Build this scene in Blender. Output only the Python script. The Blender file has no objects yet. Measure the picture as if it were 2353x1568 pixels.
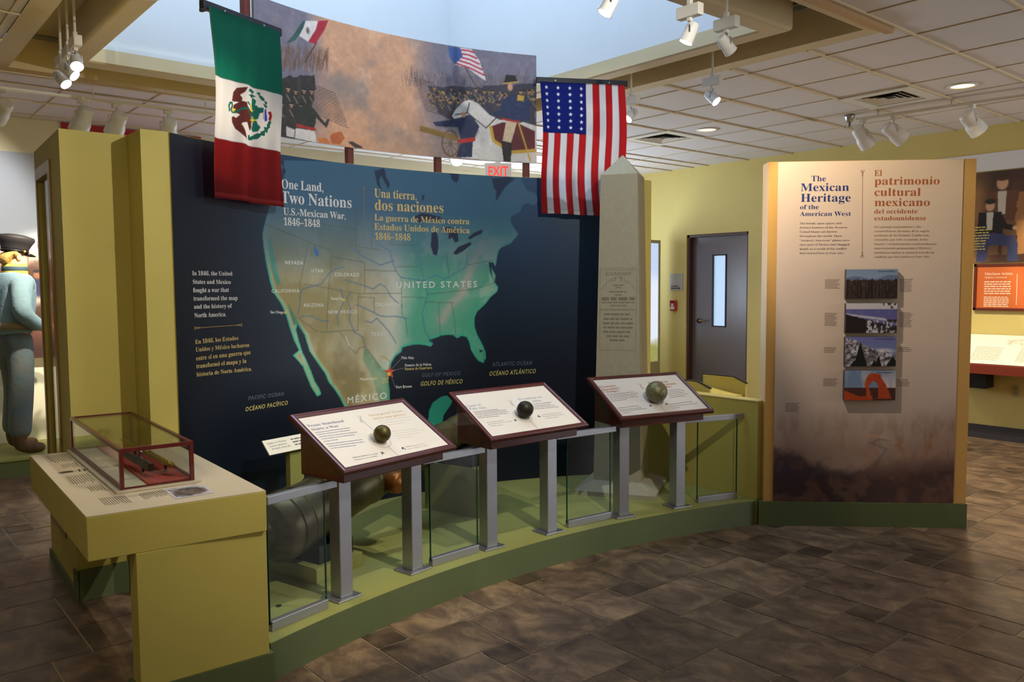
import bpy, math, random
import numpy as np
from mathutils import Vector, Matrix

S = bpy.context.scene
COL = S.collection
R_ = math.radians
random.seed(7)

# ------------------------------------------------------------------ camera, world, daylight, exposure
# world axes: X runs along the table front, Y runs away from it, Z up; metres
EYE = Vector((0.0, 0.0, 1.50))
YAW, PITCH, ROLL = R_(50.05), R_(-3.91), R_(-0.35)
fwd = Vector((math.cos(YAW)*math.cos(PITCH), math.sin(YAW)*math.cos(PITCH), math.sin(PITCH)))
rgt = Vector((math.sin(YAW), -math.cos(YAW), 0)); upv = rgt.cross(fwd)
r2 = math.cos(ROLL)*rgt + math.sin(ROLL)*upv; u2 = -math.sin(ROLL)*rgt + math.cos(ROLL)*upv
cam = bpy.data.cameras.new('camera'); cam.sensor_width = 36; cam.lens = 36*1873.5/2353
cam.clip_start = .05; cam.clip_end = 60
co = bpy.data.objects.new('camera', cam); COL.objects.link(co)
co.matrix_world = Matrix(((r2.x, u2.x, -fwd.x, EYE.x), (r2.y, u2.y, -fwd.y, EYE.y), (r2.z, u2.z, -fwd.z, EYE.z), (0, 0, 0, 1)))
S.camera = co
w = bpy.data.worlds.new('world'); S.world = w; w.use_nodes = True
w.node_tree.nodes['Background'].inputs[0].default_value = (.55, .7, 1, 1)
w.node_tree.nodes['Background'].inputs[1].default_value = .3
S.view_settings.view_transform = 'Standard'; S.view_settings.look = 'None'
S.view_settings.gamma = 1; S.view_settings.exposure = 0.0; S.view_settings.use_curve_mapping = False
S.cycles.max_bounces = 7; S.cycles.diffuse_bounces = 4; S.cycles.transparent_max_bounces = 16
S.cycles.sample_clamp_indirect = 4; S.cycles.caustics_reflective = False; S.cycles.caustics_refractive = False

def light(kind, name, loc, aim, power, color, **kw):
    l = bpy.data.lights.new(name, kind); l.energy = power; l.color = color
    for k, v in kw.items(): setattr(l, k, v)
    o = bpy.data.objects.new(name, l); COL.objects.link(o); o.location = loc
    d = Vector(aim)-Vector(loc); o.rotation_euler = d.to_track_quat('-Z', 'Y').to_euler()
    return o
COOL, WARM = (.60, .78, 1.0), (1.0, .86, .62)
# daylight that comes down through the roof lantern
light('AREA', 'daylight', (2.9, 4.45, 5.35), (2.9, 4.45, 0), 105, COOL, shape='RECTANGLE', size=2.6, size_y=2.8)
# assumed cool daylight behind the exhibit wall, no windows modelled; then an added cool fill that brightens the ceiling
light('AREA', 'assumed_back_daylight', (5.6, 8.2, 1.75), (5.2, 5.0, 2.9), 215, (.72, .84, 1), shape='RECTANGLE', size=4.0, size_y=1.6)
light('AREA', 'ceiling_fill', (8.3, -1.6, 1.5), (5.6, 1.8, 2.8), 150, (.84, .90, 1), shape='RECTANGLE', size=2.6, size_y=1.9)
# added warm fill from behind the camera, then assumed ceiling spots, out of view
light('AREA', 'hall_fill', (-1.0, -.6, 2.9), (1.2, 2.0, 0), 27, WARM, shape='RECTANGLE', size=2.5, size_y=2.5)
light('SPOT', 'assumed_spot_map', (2.25, .75, 2.9), (2.5, 4.3, 1.40), 205, (1, .95, .86), spot_size=R_(84), spot_blend=.55, shadow_soft_size=.018)
light('SPOT', 'assumed_spot_stage', (2.6, 1.9, 2.9), (2.15, 3.75, .15), 120, (1, .93, .78), spot_size=R_(46), spot_blend=.4, shadow_soft_size=.015)
light('SPOT', 'assumed_spot_table', (-.3, 1.6, 2.9), (1.0, 3.9, .9), 52, WARM, spot_size=R_(60), spot_blend=.7, shadow_soft_size=.05)

# ------------------------------------------------------------------ materials
def lin(c):
    c = np.asarray(c, float)/255
    return np.where(c <= .04045, c/12.92, ((c+.055)/1.055)**2.4)
MATS = {}
def mat(name, rgb=(200, 200, 200), rough=.6, metal=0, noise=0, nscale=8, stretch=None, bump=0, bscale=60, spec=.4, emit=None, estr=1, rgb2=None, coat=0):
    if name in MATS: return MATS[name]
    m = bpy.data.materials.new(name); m.use_nodes = True; nt = m.node_tree; N = nt.nodes; L = nt.links
    b = N['Principled BSDF']; c = tuple(lin(rgb))+(1,)
    b.inputs['Base Color'].default_value = c; b.inputs['Roughness'].default_value = rough
    b.inputs['Metallic'].default_value = metal; b.inputs['Specular IOR Level'].default_value = spec
    b.inputs['Coat Weight'].default_value = coat
    tc = N.new('ShaderNodeTexCoord'); src = tc.outputs['Object']
    if stretch:
        mp = N.new('ShaderNodeMapping'); mp.inputs['Scale'].default_value = stretch; L.new(src, mp.inputs[0]); src = mp.outputs[0]
    if noise or rgb2:
        n = N.new('ShaderNodeTexNoise'); n.inputs['Scale'].default_value = nscale; n.inputs['Detail'].default_value = 6; n.inputs['Roughness'].default_value = .65
        L.new(src, n.inputs['Vector'])
        r = N.new('ShaderNodeValToRGB'); r.color_ramp.elements[0].position = .3; r.color_ramp.elements[1].position = .7
        if rgb2: e0, e1 = c, tuple(lin(rgb2))+(1,)
        else: e0 = tuple(x*(1-noise) for x in c[:3])+(1,); e1 = tuple(min(1, x*(1+noise)) for x in c[:3])+(1,)
        r.color_ramp.elements[0].color = e0; r.color_ramp.elements[1].color = e1
        L.new(n.outputs[0], r.inputs[0]); L.new(r.outputs[0], b.inputs['Base Color'])
    if bump:
        n2 = N.new('ShaderNodeTexNoise'); n2.inputs['Scale'].default_value = bscale; n2.inputs['Detail'].default_value = 4; L.new(src, n2.inputs['Vector'])
        bp = N.new('ShaderNodeBump'); bp.inputs['Strength'].default_value = bump; bp.inputs['Distance'].default_value = .01
        L.new(n2.outputs[0], bp.inputs['Height']); L.new(bp.outputs[0], b.inputs['Normal'])
    if emit:
        b.inputs['Emission Color'].default_value = tuple(lin(emit))+(1,); b.inputs['Emission Strength'].default_value = estr
    MATS[name] = m; return m
def attr_mat(name, rough=.5, spec=.3, translucent=0, bump=0, bscale=300, emit=0):
    m = mat(name, rough=rough, spec=spec, bump=bump, bscale=bscale); nt = m.node_tree; b = nt.nodes['Principled BSDF']
    a = nt.nodes.new('ShaderNodeAttribute'); a.attribute_name = 'Col'; nt.links.new(a.outputs['Color'], b.inputs['Base Color'])
    if emit:
        nt.links.new(a.outputs['Color'], b.inputs['Emission Color']); b.inputs['Emission Strength'].default_value = emit
    if translucent:
        t = nt.nodes.new('ShaderNodeBsdfTranslucent'); nt.links.new(a.outputs['Color'], t.inputs[0])
        mx = nt.nodes.new('ShaderNodeMixShader'); mx.inputs[0].default_value = translucent
        nt.links.new(b.outputs[0], mx.inputs[1]); nt.links.new(t.outputs[0], mx.inputs[2])
        nt.links.new(mx.outputs[0], nt.nodes['Material Output'].inputs[0])
    return m
def glass(name, tint=(.93, .97, .94), fac=1.0):
    m = bpy.data.materials.new(name); m.use_nodes = True; nt = m.node_tree; N = nt.nodes; L = nt.links
    N.remove(N['Principled BSDF'])
    t = N.new('ShaderNodeBsdfTransparent'); t.inputs[0].default_value = tint+(1,)
    g = N.new('ShaderNodeBsdfGlossy'); g.inputs['Roughness'].default_value = .02
    f = N.new('ShaderNodeLayerWeight'); f.inputs[0].default_value = .5
    pw = N.new('ShaderNodeMath'); pw.operation = 'POWER'; pw.inputs[1].default_value = 5; L.new(f.outputs['Facing'], pw.inputs[0])
    mm = N.new('ShaderNodeMath'); mm.operation = 'MULTIPLY_ADD'; mm.inputs[1].default_value = .7*fac; mm.inputs[2].default_value = .03*fac
    mx = N.new('ShaderNodeMixShader'); L.new(pw.outputs[0], mm.inputs[0]); L.new(mm.outputs[0], mx.inputs[0])
    L.new(t.outputs[0], mx.inputs[1]); L.new(g.outputs[0], mx.inputs[2]); L.new(mx.outputs[0], N['Material Output'].inputs[0])
    return m

YEL = mat('yellow_paint', (188, 173, 88), .62, noise=.05, nscale=3, bump=.05, bscale=400)
OLIVE = mat('olive_yellow_paint', (208, 190, 116), .62, noise=.04, nscale=2)
GRN = mat('moss_green_paint', (90, 100, 64), .6, noise=.06, nscale=4)
GRNL = mat('pale_green_paint', (146, 148, 84), .55, noise=.05, nscale=3)
CREAM = mat('cream_paint', (226, 218, 190), .7)
WHITE = mat('white_paint', (235, 235, 232), .7)
LANT = mat('lantern_white_plaster', (222, 226, 230), .8, noise=.03, nscale=1.5)
BEAMM = mat('tan_plaster', (206, 188, 150), .75, noise=.04, nscale=2)
TILE = mat('ceiling_tile', (214, 208, 204), .9, noise=.05, nscale=160, bump=.2, bscale=220)
TBAR = mat('ceiling_bar', (214, 196, 164), .5)
TRACKW = mat('white_enamel', (224, 221, 212), .35)
WOOD = mat('mahogany', (88, 33, 20), .32, noise=.3, nscale=6, stretch=(1, 6, 1), coat=.3)
WOODF = mat('mahogany_moulding', (72, 29, 25), .28, noise=.2, nscale=9, coat=.4)
ALU = mat('brushed_aluminium', (168, 168, 174), .38, metal=.85, noise=.06, nscale=40, stretch=(8, 8, .4))
STEEL = mat('satin_steel', (176, 176, 178), .3, metal=1)
BLACK = mat('black_plastic', (18, 18, 20), .5)
BARB = mat('black_bar', (20, 22, 30), .45)
RUST = mat('red_brown_steel', (100, 44, 34), .5)
GLASS = glass('clear_glass', (.965, .985, .972), .7)
GEDGE = mat('glass_edge', (10, 66, 50), .15)
PRINT = attr_mat('printed_graphic', .42, .35)
INKD = mat('dark_ink', (46, 40, 52), .6)
INKG = mat('grey_ink', (120, 112, 108), .6)

# ------------------------------------------------------------------ mesh builder
def smooth(me): me.polygons.foreach_set('use_smooth', [True]*len(me.polygons))
class MB:
    def __init__(s): s.v = []; s.f = []; s.m = []; s.mi = 0
    def add(s, vs, fs):
        o = len(s.v); s.v += [tuple(p) for p in vs]; s.f += [tuple(i+o for i in f) for f in fs]; s.m += [s.mi]*len(fs); return s
    def box(s, x0, x1, y0, y1, z0, z1, M=None):
        P = [Vector((x, y, z)) for z in (z0, z1) for x, y in ((x0, y0), (x1, y0), (x1, y1), (x0, y1))]
        if M is not None: P = [M @ p for p in P]
        return s.add(P, [(3, 2, 1, 0), (4, 5, 6, 7), (0, 1, 5, 4), (1, 2, 6, 5), (2, 3, 7, 6), (3, 0, 4, 7)])
    def prism(s, poly, z0, z1, M=None):
        n = len(poly); P = [Vector((x, y, z)) for z in (z0, z1) for x, y in poly]
        if M is not None: P = [M @ p for p in P]
        return s.add(P, [tuple(range(n-1, -1, -1)), tuple(range(n, 2*n))]+[(i, (i+1) % n, (i+1) % n+n, i+n) for i in range(n)])
    def quad(s, *p): return s.add(p, [tuple(range(len(p)))])
    def rings(s, rings, closed=True, caps=True):
        n = len(rings[0]); V = [p for r in rings for p in r]; F = []
        for k in range(len(rings)-1):
            for i in range(n if closed else n-1):
                j = (i+1) % n; F.append((k*n+i, k*n+j, (k+1)*n+j, (k+1)*n+i))
        if caps and closed: F += [tuple(range(n-1, -1, -1)), tuple((len(rings)-1)*n+i for i in range(n))]
        return s.add(V, F)
    def tube(s, pts, r, n=10, caps=True):
        pts = [Vector(p) for p in pts]; rr = r if isinstance(r, (list, tuple)) else [r]*len(pts); out = []; pu = None
        for i, p in enumerate(pts):
            d = (pts[min(i+1, len(pts)-1)]-pts[max(i-1, 0)]).normalized()
            a = pu if pu is not None else (Vector((0, 0, 1)) if abs(d.z) < .9 else Vector((1, 0, 0)))
            x = (a-d*a.dot(d)).normalized(); y = d.cross(x); pu = x
            out.append([p+(x*math.cos(t)+y*math.sin(t))*rr[i] for t in (2*math.pi*k/n for k in range(n))])
        return s.rings(out, caps=caps)
    def lathe(s, prof, M=None, n=24):
        # prof: (r, z) pairs around the local Z axis
        out = [[Vector((r*math.cos(2*math.pi*k/n), r*math.sin(2*math.pi*k/n), z)) for k in range(n)] for r, z in prof]
        if M is not None: out = [[M @ p for p in q] for q in out]
        return s.rings(out, caps=False)
    def ball(s, c, r, n=24, M=None):
        prof = [(max(1e-4, r*math.sin(math.pi*k/(n//2))), -r*math.cos(math.pi*k/(n//2))) for k in range(n//2+1)]
        T = Matrix.Translation(c)
        return s.lathe(prof, T @ M if M is not None else T, n)
    def build(s, name, mats, parent=None, sm=False, bevel=0, seg=2):
        me = bpy.data.meshes.new(name); me.from_pydata(s.v, [], s.f)
        for m in (mats if isinstance(mats, (list, tuple)) else [mats]): me.materials.append(m)
        me.polygons.foreach_set('material_index', s.m)
        if sm: smooth(me)
        me.update(); o = bpy.data.objects.new(name, me); COL.objects.link(o); par(o, parent)
        if bevel:
            b = o.modifiers.new('bevel', 'BEVEL'); b.width = bevel; b.segments = seg; b.limit_method = 'ANGLE'; b.angle_limit = R_(40)
            b.harden_normals = False
        if sm == 'auto':
            me.polygons.foreach_set('use_smooth', [True]*len(me.polygons))
            try: me.set_sharp_from_angle(angle=R_(35))
            except Exception: pass
        return o
def par(o, parent):
    if parent is not None:
        o.parent = parent; o.matrix_parent_inverse = wm(parent).inverted()
def wm(o):
    if o.parent is None: return o.matrix_basis.copy()
    return wm(o.parent) @ o.matrix_parent_inverse @ o.matrix_basis
def tag(o, label, cat, group=None, kind=None):
    o['label'] = label; o['category'] = cat
    if group: o['group'] = group
    if kind: o['kind'] = kind
    return o
def thing(name, label, cat, loc, rz=0, group=None):
    o = bpy.data.objects.new(name, None); COL.objects.link(o); o.location = loc; o.rotation_euler = (0, 0, rz); o.empty_display_size = .1
    return tag(o, label, cat, group)
def struct(o): o['kind'] = 'structure'; return o
def dup(root, loc, rz=None, label=None):
    r = root.copy(); COL.objects.link(r); r.location = loc
    if rz is not None: r.rotation_euler = (0, 0, rz)
    if label: r['label'] = label
    def kids(a, b):
        for ch in [c for c in bpy.data.objects if c.parent is a]:
            c = ch.copy(); COL.objects.link(c); c.parent = b; c.matrix_parent_inverse = ch.matrix_parent_inverse.copy(); kids(ch, c)
    kids(root, r); return r
def frame(o, rz=0, tilt=0): return Matrix.Translation(o) @ Matrix.Rotation(rz, 4, 'Z') @ Matrix.Rotation(tilt, 4, 'X')

# ------------------------------------------------------------------ printed pictures: a raster kept as mesh colours
def fbm(ny, nx, cells, seed, octv=5, gain=.55, sy=1.0):
    rng = np.random.RandomState(seed); out = np.zeros((ny, nx)); amp = 1; tot = 0
    for k in range(octv):
        cx = max(2, int(cells*2**k)); cy = max(2, int(cells*2**k*ny/nx*sy))
        g = rng.rand(cy+2, cx+2); y = np.linspace(0, cy, ny, endpoint=False); x = np.linspace(0, cx, nx, endpoint=False)
        iy = y.astype(int); ix = x.astype(int); fy = (y-iy)[:, None]; fx = (x-ix)[None, :]; fy = fy*fy*(3-2*fy); fx = fx*fx*(3-2*fx)
        a = g[iy][:, ix]; b = g[iy][:, ix+1]; c = g[iy+1][:, ix]; d = g[iy+1][:, ix+1]
        out += amp*((a*(1-fx)+b*fx)*(1-fy)+(c*(1-fx)+d*fx)*fy); tot += amp; amp *= gain
        if cx > nx*2: break
    return out/tot
class Pic:
    # coordinates in mm: a to the right, b up
    def __init__(s, a0, a1, b0, b1, cell, bg, ss=2):
        s.a0, s.a1, s.b0, s.b1, s.ss = a0, a1, b0, b1, ss
        s.nx = max(2, int(round((a1-a0)/cell))); s.ny = max(2, int(round((b1-b0)/cell)))
        s.A = np.linspace(a0, a1, s.nx*ss+1); s.B = np.linspace(b0, b1, s.ny*ss+1)
        s.im = np.zeros((len(s.B), len(s.A), 3)); s.im[:] = bg
        s.AA, s.BB = np.meshgrid(s.A, s.B)
    def n(s, cells, seed, **k): return fbm(len(s.B), len(s.A), cells, seed, **k)
    def mix(s, mask, rgb):
        s.im += mask[..., None]*(np.asarray(rgb, float)-s.im)
    def mask(s, pts):
        P = np.array(pts, float); m = np.zeros(s.im.shape[:2], bool)
        ia = np.searchsorted(s.A, [P[:, 0].min(), P[:, 0].max()]); ib = np.searchsorted(s.B, [P[:, 1].min(), P[:, 1].max()])
        sl = (slice(max(0, ib[0]-1), ib[1]+1), slice(max(0, ia[0]-1), ia[1]+1)); X = s.AA[sl]; Y = s.BB[sl]
        c = np.zeros(X.shape, bool); n = len(P)
        for i in range(n):
            (x1, y1), (x2, y2) = P[i], P[(i+1) % n]
            if y1 == y2: continue
            c ^= ((Y >= min(y1, y2)) & (Y < max(y1, y2)) & (X < x1+(Y-y1)*(x2-x1)/(y2-y1)))
        m[sl] = c; return m
    def poly(s, pts, rgb, al=1, jit=0, seed=0):
        if jit:
            rng = np.random.RandomState(seed); P = np.array(pts, float); Q = []
            for i in range(len(P)):
                a, b = P[i], P[(i+1) % len(P)]; k = max(1, int(np.hypot(*(b-a))/(jit*3)))
                for t in range(k): Q.append(a+(b-a)*t/k+rng.randn(2)*jit*.6)
            pts = Q
        m = s.mask(pts); s.mix(m*float(al), rgb); return m
    def blob(s, a, b, ra, rb, rgb, al=1, soft=.4, rot=0):
        x = s.AA-a; y = s.BB-b; c, d = math.cos(rot), math.sin(rot)
        r = np.sqrt(((x*c+y*d)/ra)**2+((-x*d+y*c)/rb)**2)
        s.mix(al*np.clip((1-r)/max(soft, .02)+.5*0, 0, 1), rgb)
    def line(s, pts, wd, rgb, al=1):
        for (x1, y1), (x2, y2) in zip(pts[:-1], pts[1:]):
            m = wd*2; ia = np.searchsorted(s.A, [min(x1, x2)-m, max(x1, x2)+m]); ib = np.searchsorted(s.B, [min(y1, y2)-m, max(y1, y2)+m])
            sl = (slice(ib[0], ib[1]), slice(ia[0], ia[1])); X = s.AA[sl]; Y = s.BB[sl]
            if X.size == 0: continue
            dx, dy = x2-x1, y2-y1; L2 = dx*dx+dy*dy+1e-9; t = np.clip(((X-x1)*dx+(Y-y1)*dy)/L2, 0, 1)
            d = np.hypot(X-x1-t*dx, Y-y1-t*dy); k = al*np.clip(wd/2+.8-d, 0, 1)
            s.im[sl] += k[..., None]*(np.asarray(rgb, float)-s.im[sl])
    def colors(s):
        im = np.clip(s.im, 0, 255); k = s.ss
        if k == 2:
            p = np.pad(im, ((1, 1), (1, 1), (0, 0)), 'edge'); im = sum(p[1+dy:p.shape[0]-1+dy, 1+dx:p.shape[1]-1+dx]*wt for dy, dx, wt in ((0, 0, .4), (1, 0, .15), (-1, 0, .15), (0, 1, .15), (0, -1, .15)))[::2, ::2]
        return lin(im)
    def build(s, name, fn, mt, parent=None, sm=True):
        a = s.A[::s.ss]; b = s.B[::s.ss]; nx, ny = len(a), len(b); AA, BB = np.meshgrid(a, b)
        P = fn(AA/1000, BB/1000)   # -> (ny,nx,3)
        me = bpy.data.meshes.new(name); i = np.arange(nx*ny).reshape(ny, nx)
        q = np.stack([i[:-1, :-1], i[:-1, 1:], i[1:, 1:], i[1:, :-1]], -1).reshape(-1, 4)
        me.vertices.add(nx*ny); me.vertices.foreach_set('co', P.reshape(-1).astype(np.float32))
        me.loops.add(q.size); me.loops.foreach_set('vertex_index', q.reshape(-1).astype(np.int32))
        me.polygons.add(len(q)); me.polygons.foreach_set('loop_start', np.arange(0, q.size, 4, dtype=np.int32))
        try: me.polygons.foreach_set('loop_total', np.full(len(q), 4, dtype=np.int32))
        except Exception: pass
        me.update(calc_edges=True); me.validate()
        at = me.color_attributes.new('Col', 'FLOAT_COLOR', 'POINT')
        c = np.ones((nx*ny, 4), np.float32); c[:, :3] = s.colors().reshape(-1, 3); at.data.foreach_set('color', c.reshape(-1))
        me.materials.append(mt)
        if sm: smooth(me)
        o = bpy.data.objects.new(name, me); COL.objects.link(o); par(o, parent); return o

# ------------------------------------------------------------------ lettering
ACC = {'á': 'a', 'é': 'e', 'í': 'i', 'ó': 'o', 'ú': 'u', 'Á': 'A', 'É': 'E', 'Í': 'I', 'Ó': 'O'}
def mb_char(c):
    if 'A' <= c <= 'Z': return chr(0x1D400+ord(c)-65)
    if 'a' <= c <= 'z': return chr(0x1D41A+ord(c)-97)
    if '0' <= c <= '9': return chr(0x1D7CE+ord(c)-48)
    return c
GL = {}
CHARS = "ABCDEFGHIJKLMNOPQRSTUVWXYZabcdefghijklmnopqrstuvwxyz0123456789.,-–“”!'´"
def load_glyphs():
    tmp = []
    for st in ('serif', 'sans'):
        for ch in CHARS:
            g = mb_char(ch) if st == 'serif' else ch; H = mb_char('H') if st == 'serif' else 'H'
            for k, body in ((0, g), (1, H+g+H)):
                c = bpy.data.curves.new('glyph', 'FONT'); c.body = body; c.resolution_u = 3
                if st == 'sans' and ch != 'M' : c.offset = .014
                o = bpy.data.objects.new('glyph', c); COL.objects.link(o); tmp.append((st, ch, k, o))
    bpy.context.view_layer.update(); dg = bpy.context.evaluated_depsgraph_get(); raw = {}
    for st, ch, k, o in tmp:
        me = o.evaluated_get(dg).to_mesh(); V = np.array([v.co[:2] for v in me.vertices]) if me.vertices else np.zeros((0, 2))
        raw[st, ch, k] = (V, [tuple(p.vertices) for p in me.polygons]); o.evaluated_get(dg).to_mesh_clear()
    for st, ch, k, o in tmp:
        c = o.data; bpy.data.objects.remove(o); bpy.data.curves.remove(c)
    for st in ('serif', 'sans'):
        wH = np.ptp(raw[st, 'H', 0][0][:, 0]); w3 = np.ptp(raw[st, 'H', 1][0][:, 0]); aH = (w3-wH)/2   # advance of H
        GL[st, 'cap'] = np.ptp(raw[st, 'H', 0][0][:, 1])
        for ch in CHARS:
            V, F = raw[st, ch, 0]; adv = np.ptp(raw[st, ch, 1][0][:, 0])-wH-aH
            GL[st, ch] = (V, F, adv)
        GL[st, ' '] = (np.zeros((0, 2)), [], .26)
load_glyphs()
class Text:
    def __init__(s, fn, style='serif', d=.00025): s.mb = MB(); s.fn = fn; s.st = style; s.d = d
    def line(s, txt, a0, b0, a1, b1, h, track=0, shear=0, style=None):
        st = style or s.st; sc = h/GL[st, 'cap']; pen = 0; items = []
        for ch in txt:
            base = ACC.get(ch, ch); V, F, adv = GL[st, base]; items.append((V, F, pen))
            if ch in ACC:
                v2, f2, a2 = GL['sans', '´']; up = .16 if ch.isupper() else -.04
                items.append((v2*1.1+np.array([adv/2-.16, up]), f2, pen))
            pen += adv+track
        tot = max(pen-track, .01); L = math.hypot(a1-a0, b1-b0); kx = L/tot; ca, sa = (a1-a0)/L, (b1-b0)/L
        for V, F, p in items:
            if not len(V): continue
            x = (V[:, 0]+p)*kx+V[:, 1]*sc*shear; y = V[:, 1]*sc
            A = a0+x*ca; B = b0+x*sa+y
            P = s.fn(A/1000, B/1000, s.d); s.mb.add([tuple(q) for q in P], F)
        return s
    def dashes(s, a0, b0, a1, b1, h, seed=0, wmin=3.0, wmax=9.0):
        rng = random.Random(seed); L = math.hypot(a1-a0, b1-b0); ca, sa = (a1-a0)/L, (b1-b0)/L; x = 0
        while x < L-h:
            w_ = min(L-x, h*rng.uniform(wmin, wmax)*.55); q = [(x, 0), (x+w_, 0), (x+w_, h), (x, h)]
            A = np.array([a0+p*ca-y*sa for p, y in q]); B = np.array([b0+p*sa+y*ca for p, y in q])
            s.mb.add([tuple(p) for p in s.fn(A/1000, B/1000, s.d)], [(0, 1, 2, 3)]); x += w_+h*.55
        return s
    def poly(s, pts, d=None):
        A = np.array([p[0] for p in pts], float); B = np.array([p[1] for p in pts], float)
        s.mb.add([tuple(p) for p in s.fn(A/1000, B/1000, s.d if d is None else d)], [tuple(range(len(pts)))]); return s
    def stroke(s, pts, wd):
        for (x1, y1), (x2, y2) in zip(pts[:-1], pts[1:]):
            L = math.hypot(x2-x1, y2-y1) or 1; nx, ny = -(y2-y1)/L*wd/2, (x2-x1)/L*wd/2
            s.poly([(x1+nx, y1+ny), (x1-nx, y1-ny), (x2-nx, y2-ny), (x2+nx, y2+ny)])
        return s
    def build(s, name, mt, parent): return s.mb.build(name, mt, parent)
def plane_fn(o, ex, ey, nrm):
    o, ex, ey, nrm = (np.array(x, float) for x in (o, ex, ey, nrm))
    def fn(a, b, d=0.0): return o+np.asarray(a)[..., None]*ex+np.asarray(b)[..., None]*ey+nrm*d
    return fn

# ------------------------------------------------------------------ floor: slate tiles of four sizes
ZC = 2.977
def make_floor():
    m = .1512; fu, fv = 3.190, 2.274; g = .0032
    V = []; F = []; T = []; rng = random.Random(3)
    for p in range(-60, 60):
        for q in range(-60, 60):
            ox, oy = -2*p-6*q, 3*p-q
            for k, (x0, y0, x1, y1) in enumerate(((0, -1, 1, 0), (-2, 0, 1, 2), (-2, -2, 0, 0), (1, -1, 4, 2))):
                X0, Y0, X1, Y1 = fu+(ox+x0)*m, fv+(oy+y0)*m, fu+(ox+x1)*m, fv+(oy+y1)*m
                if X1 < -3 or X0 > 8.5 or Y1 < -3 or Y0 > 8.25: continue
                i = len(V); V += [(X0+g, Y0+g, 0), (X1-g, Y0+g, 0), (X1-g, Y1-g, 0), (X0+g, Y1-g, 0)]; F.append((i, i+1, i+2, i+3))
                T.append((.0 if k == 0 else .30+.7*rng.random(), rng.random(), rng.random()))
    i = len(V); V += [(-3.2, -3.2, -.003), (8.7, -3.2, -.003), (8.7, 8.4, -.003), (-3.2, 8.4, -.003)]; F.append((i, i+1, i+2, i+3)); T.append((0, 0, 0))
    me = bpy.data.meshes.new('floor'); me.from_pydata(V, [], F)
    at = me.color_attributes.new('tint', 'FLOAT_COLOR', 'CORNER')
    at.data.foreach_set('color', np.array([[t[0], t[1], t[2], 1] for t in T for _ in range(4)], np.float32).reshape(-1))
    s = bpy.data.materials.new('slate_tile'); s.use_nodes = True; nt = s.node_tree; N = nt.nodes; L = nt.links; b = N['Principled BSDF']
    tc = N.new('ShaderNodeTexCoord'); a = N.new('ShaderNodeAttribute'); a.attribute_name = 'tint'
    off = N.new('ShaderNodeVectorMath'); off.operation = 'MULTIPLY_ADD'; off.inputs[1].default_value = (9, 9, 9)
    L.new(a.outputs['Color'], off.inputs[0]); L.new(tc.outputs['Object'], off.inputs[2])
    mp = N.new('ShaderNodeMapping'); mp.inputs['Scale'].default_value = (3.4, 2.3, 1); mp.inputs['Rotation'].default_value = (0, 0, .5); L.new(off.outputs[0], mp.inputs[0])
    n1 = N.new('ShaderNodeTexNoise'); n1.inputs['Scale'].default_value = 2.3; n1.inputs['Detail'].default_value = 8; n1.inputs['Roughness'].default_value = .68; n1.inputs['Distortion'].default_value = .5
    L.new(mp.outputs[0], n1.inputs[0])
    r = N.new('ShaderNodeValToRGB'); cr = r.color_ramp; cr.elements[0].position = .30; cr.elements[0].color = tuple(lin((66, 52, 45)))+(1,)
    cr.elements[1].position = .72; cr.elements[1].color = tuple(lin((164, 136, 104)))+(1,)
    e = cr.elements.new(.5); e.color = tuple(lin((112, 91, 73)))+(1,)
    L.new(n1.outputs[0], r.inputs[0])
    sp = N.new('ShaderNodeSeparateColor'); L.new(a.outputs['Color'], sp.inputs[0])
    mr = N.new('ShaderNodeMapRange'); mr.inputs['To Min'].default_value = .50; mr.inputs['To Max'].default_value = 1.08; L.new(sp.outputs[0], mr.inputs[0])
    mu = N.new('ShaderNodeVectorMath'); mu.operation = 'SCALE'; L.new(r.outputs[0], mu.inputs[0]); L.new(mr.outputs[0], mu.inputs['Scale'])
    L.new(mu.outputs[0], b.inputs['Base Color']); b.inputs['Roughness'].default_value = .42; b.inputs['Specular IOR Level'].default_value = .35
    bp = N.new('ShaderNodeBump'); bp.inputs['Strength'].default_value = .25; bp.inputs['Distance'].default_value = .01; L.new(n1.outputs[0], bp.inputs['Height']); L.new(bp.outputs[0], b.inputs['Normal'])
    me.materials.append(s); me.materials.append(mat('grout', (176, 158, 130), .8))
    mi = [0]*len(F); mi[-1] = 1; me.polygons.foreach_set('material_index', mi)
    o = bpy.data.objects.new('floor', me); COL.objects.link(o); struct(o)
make_floor()

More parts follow.
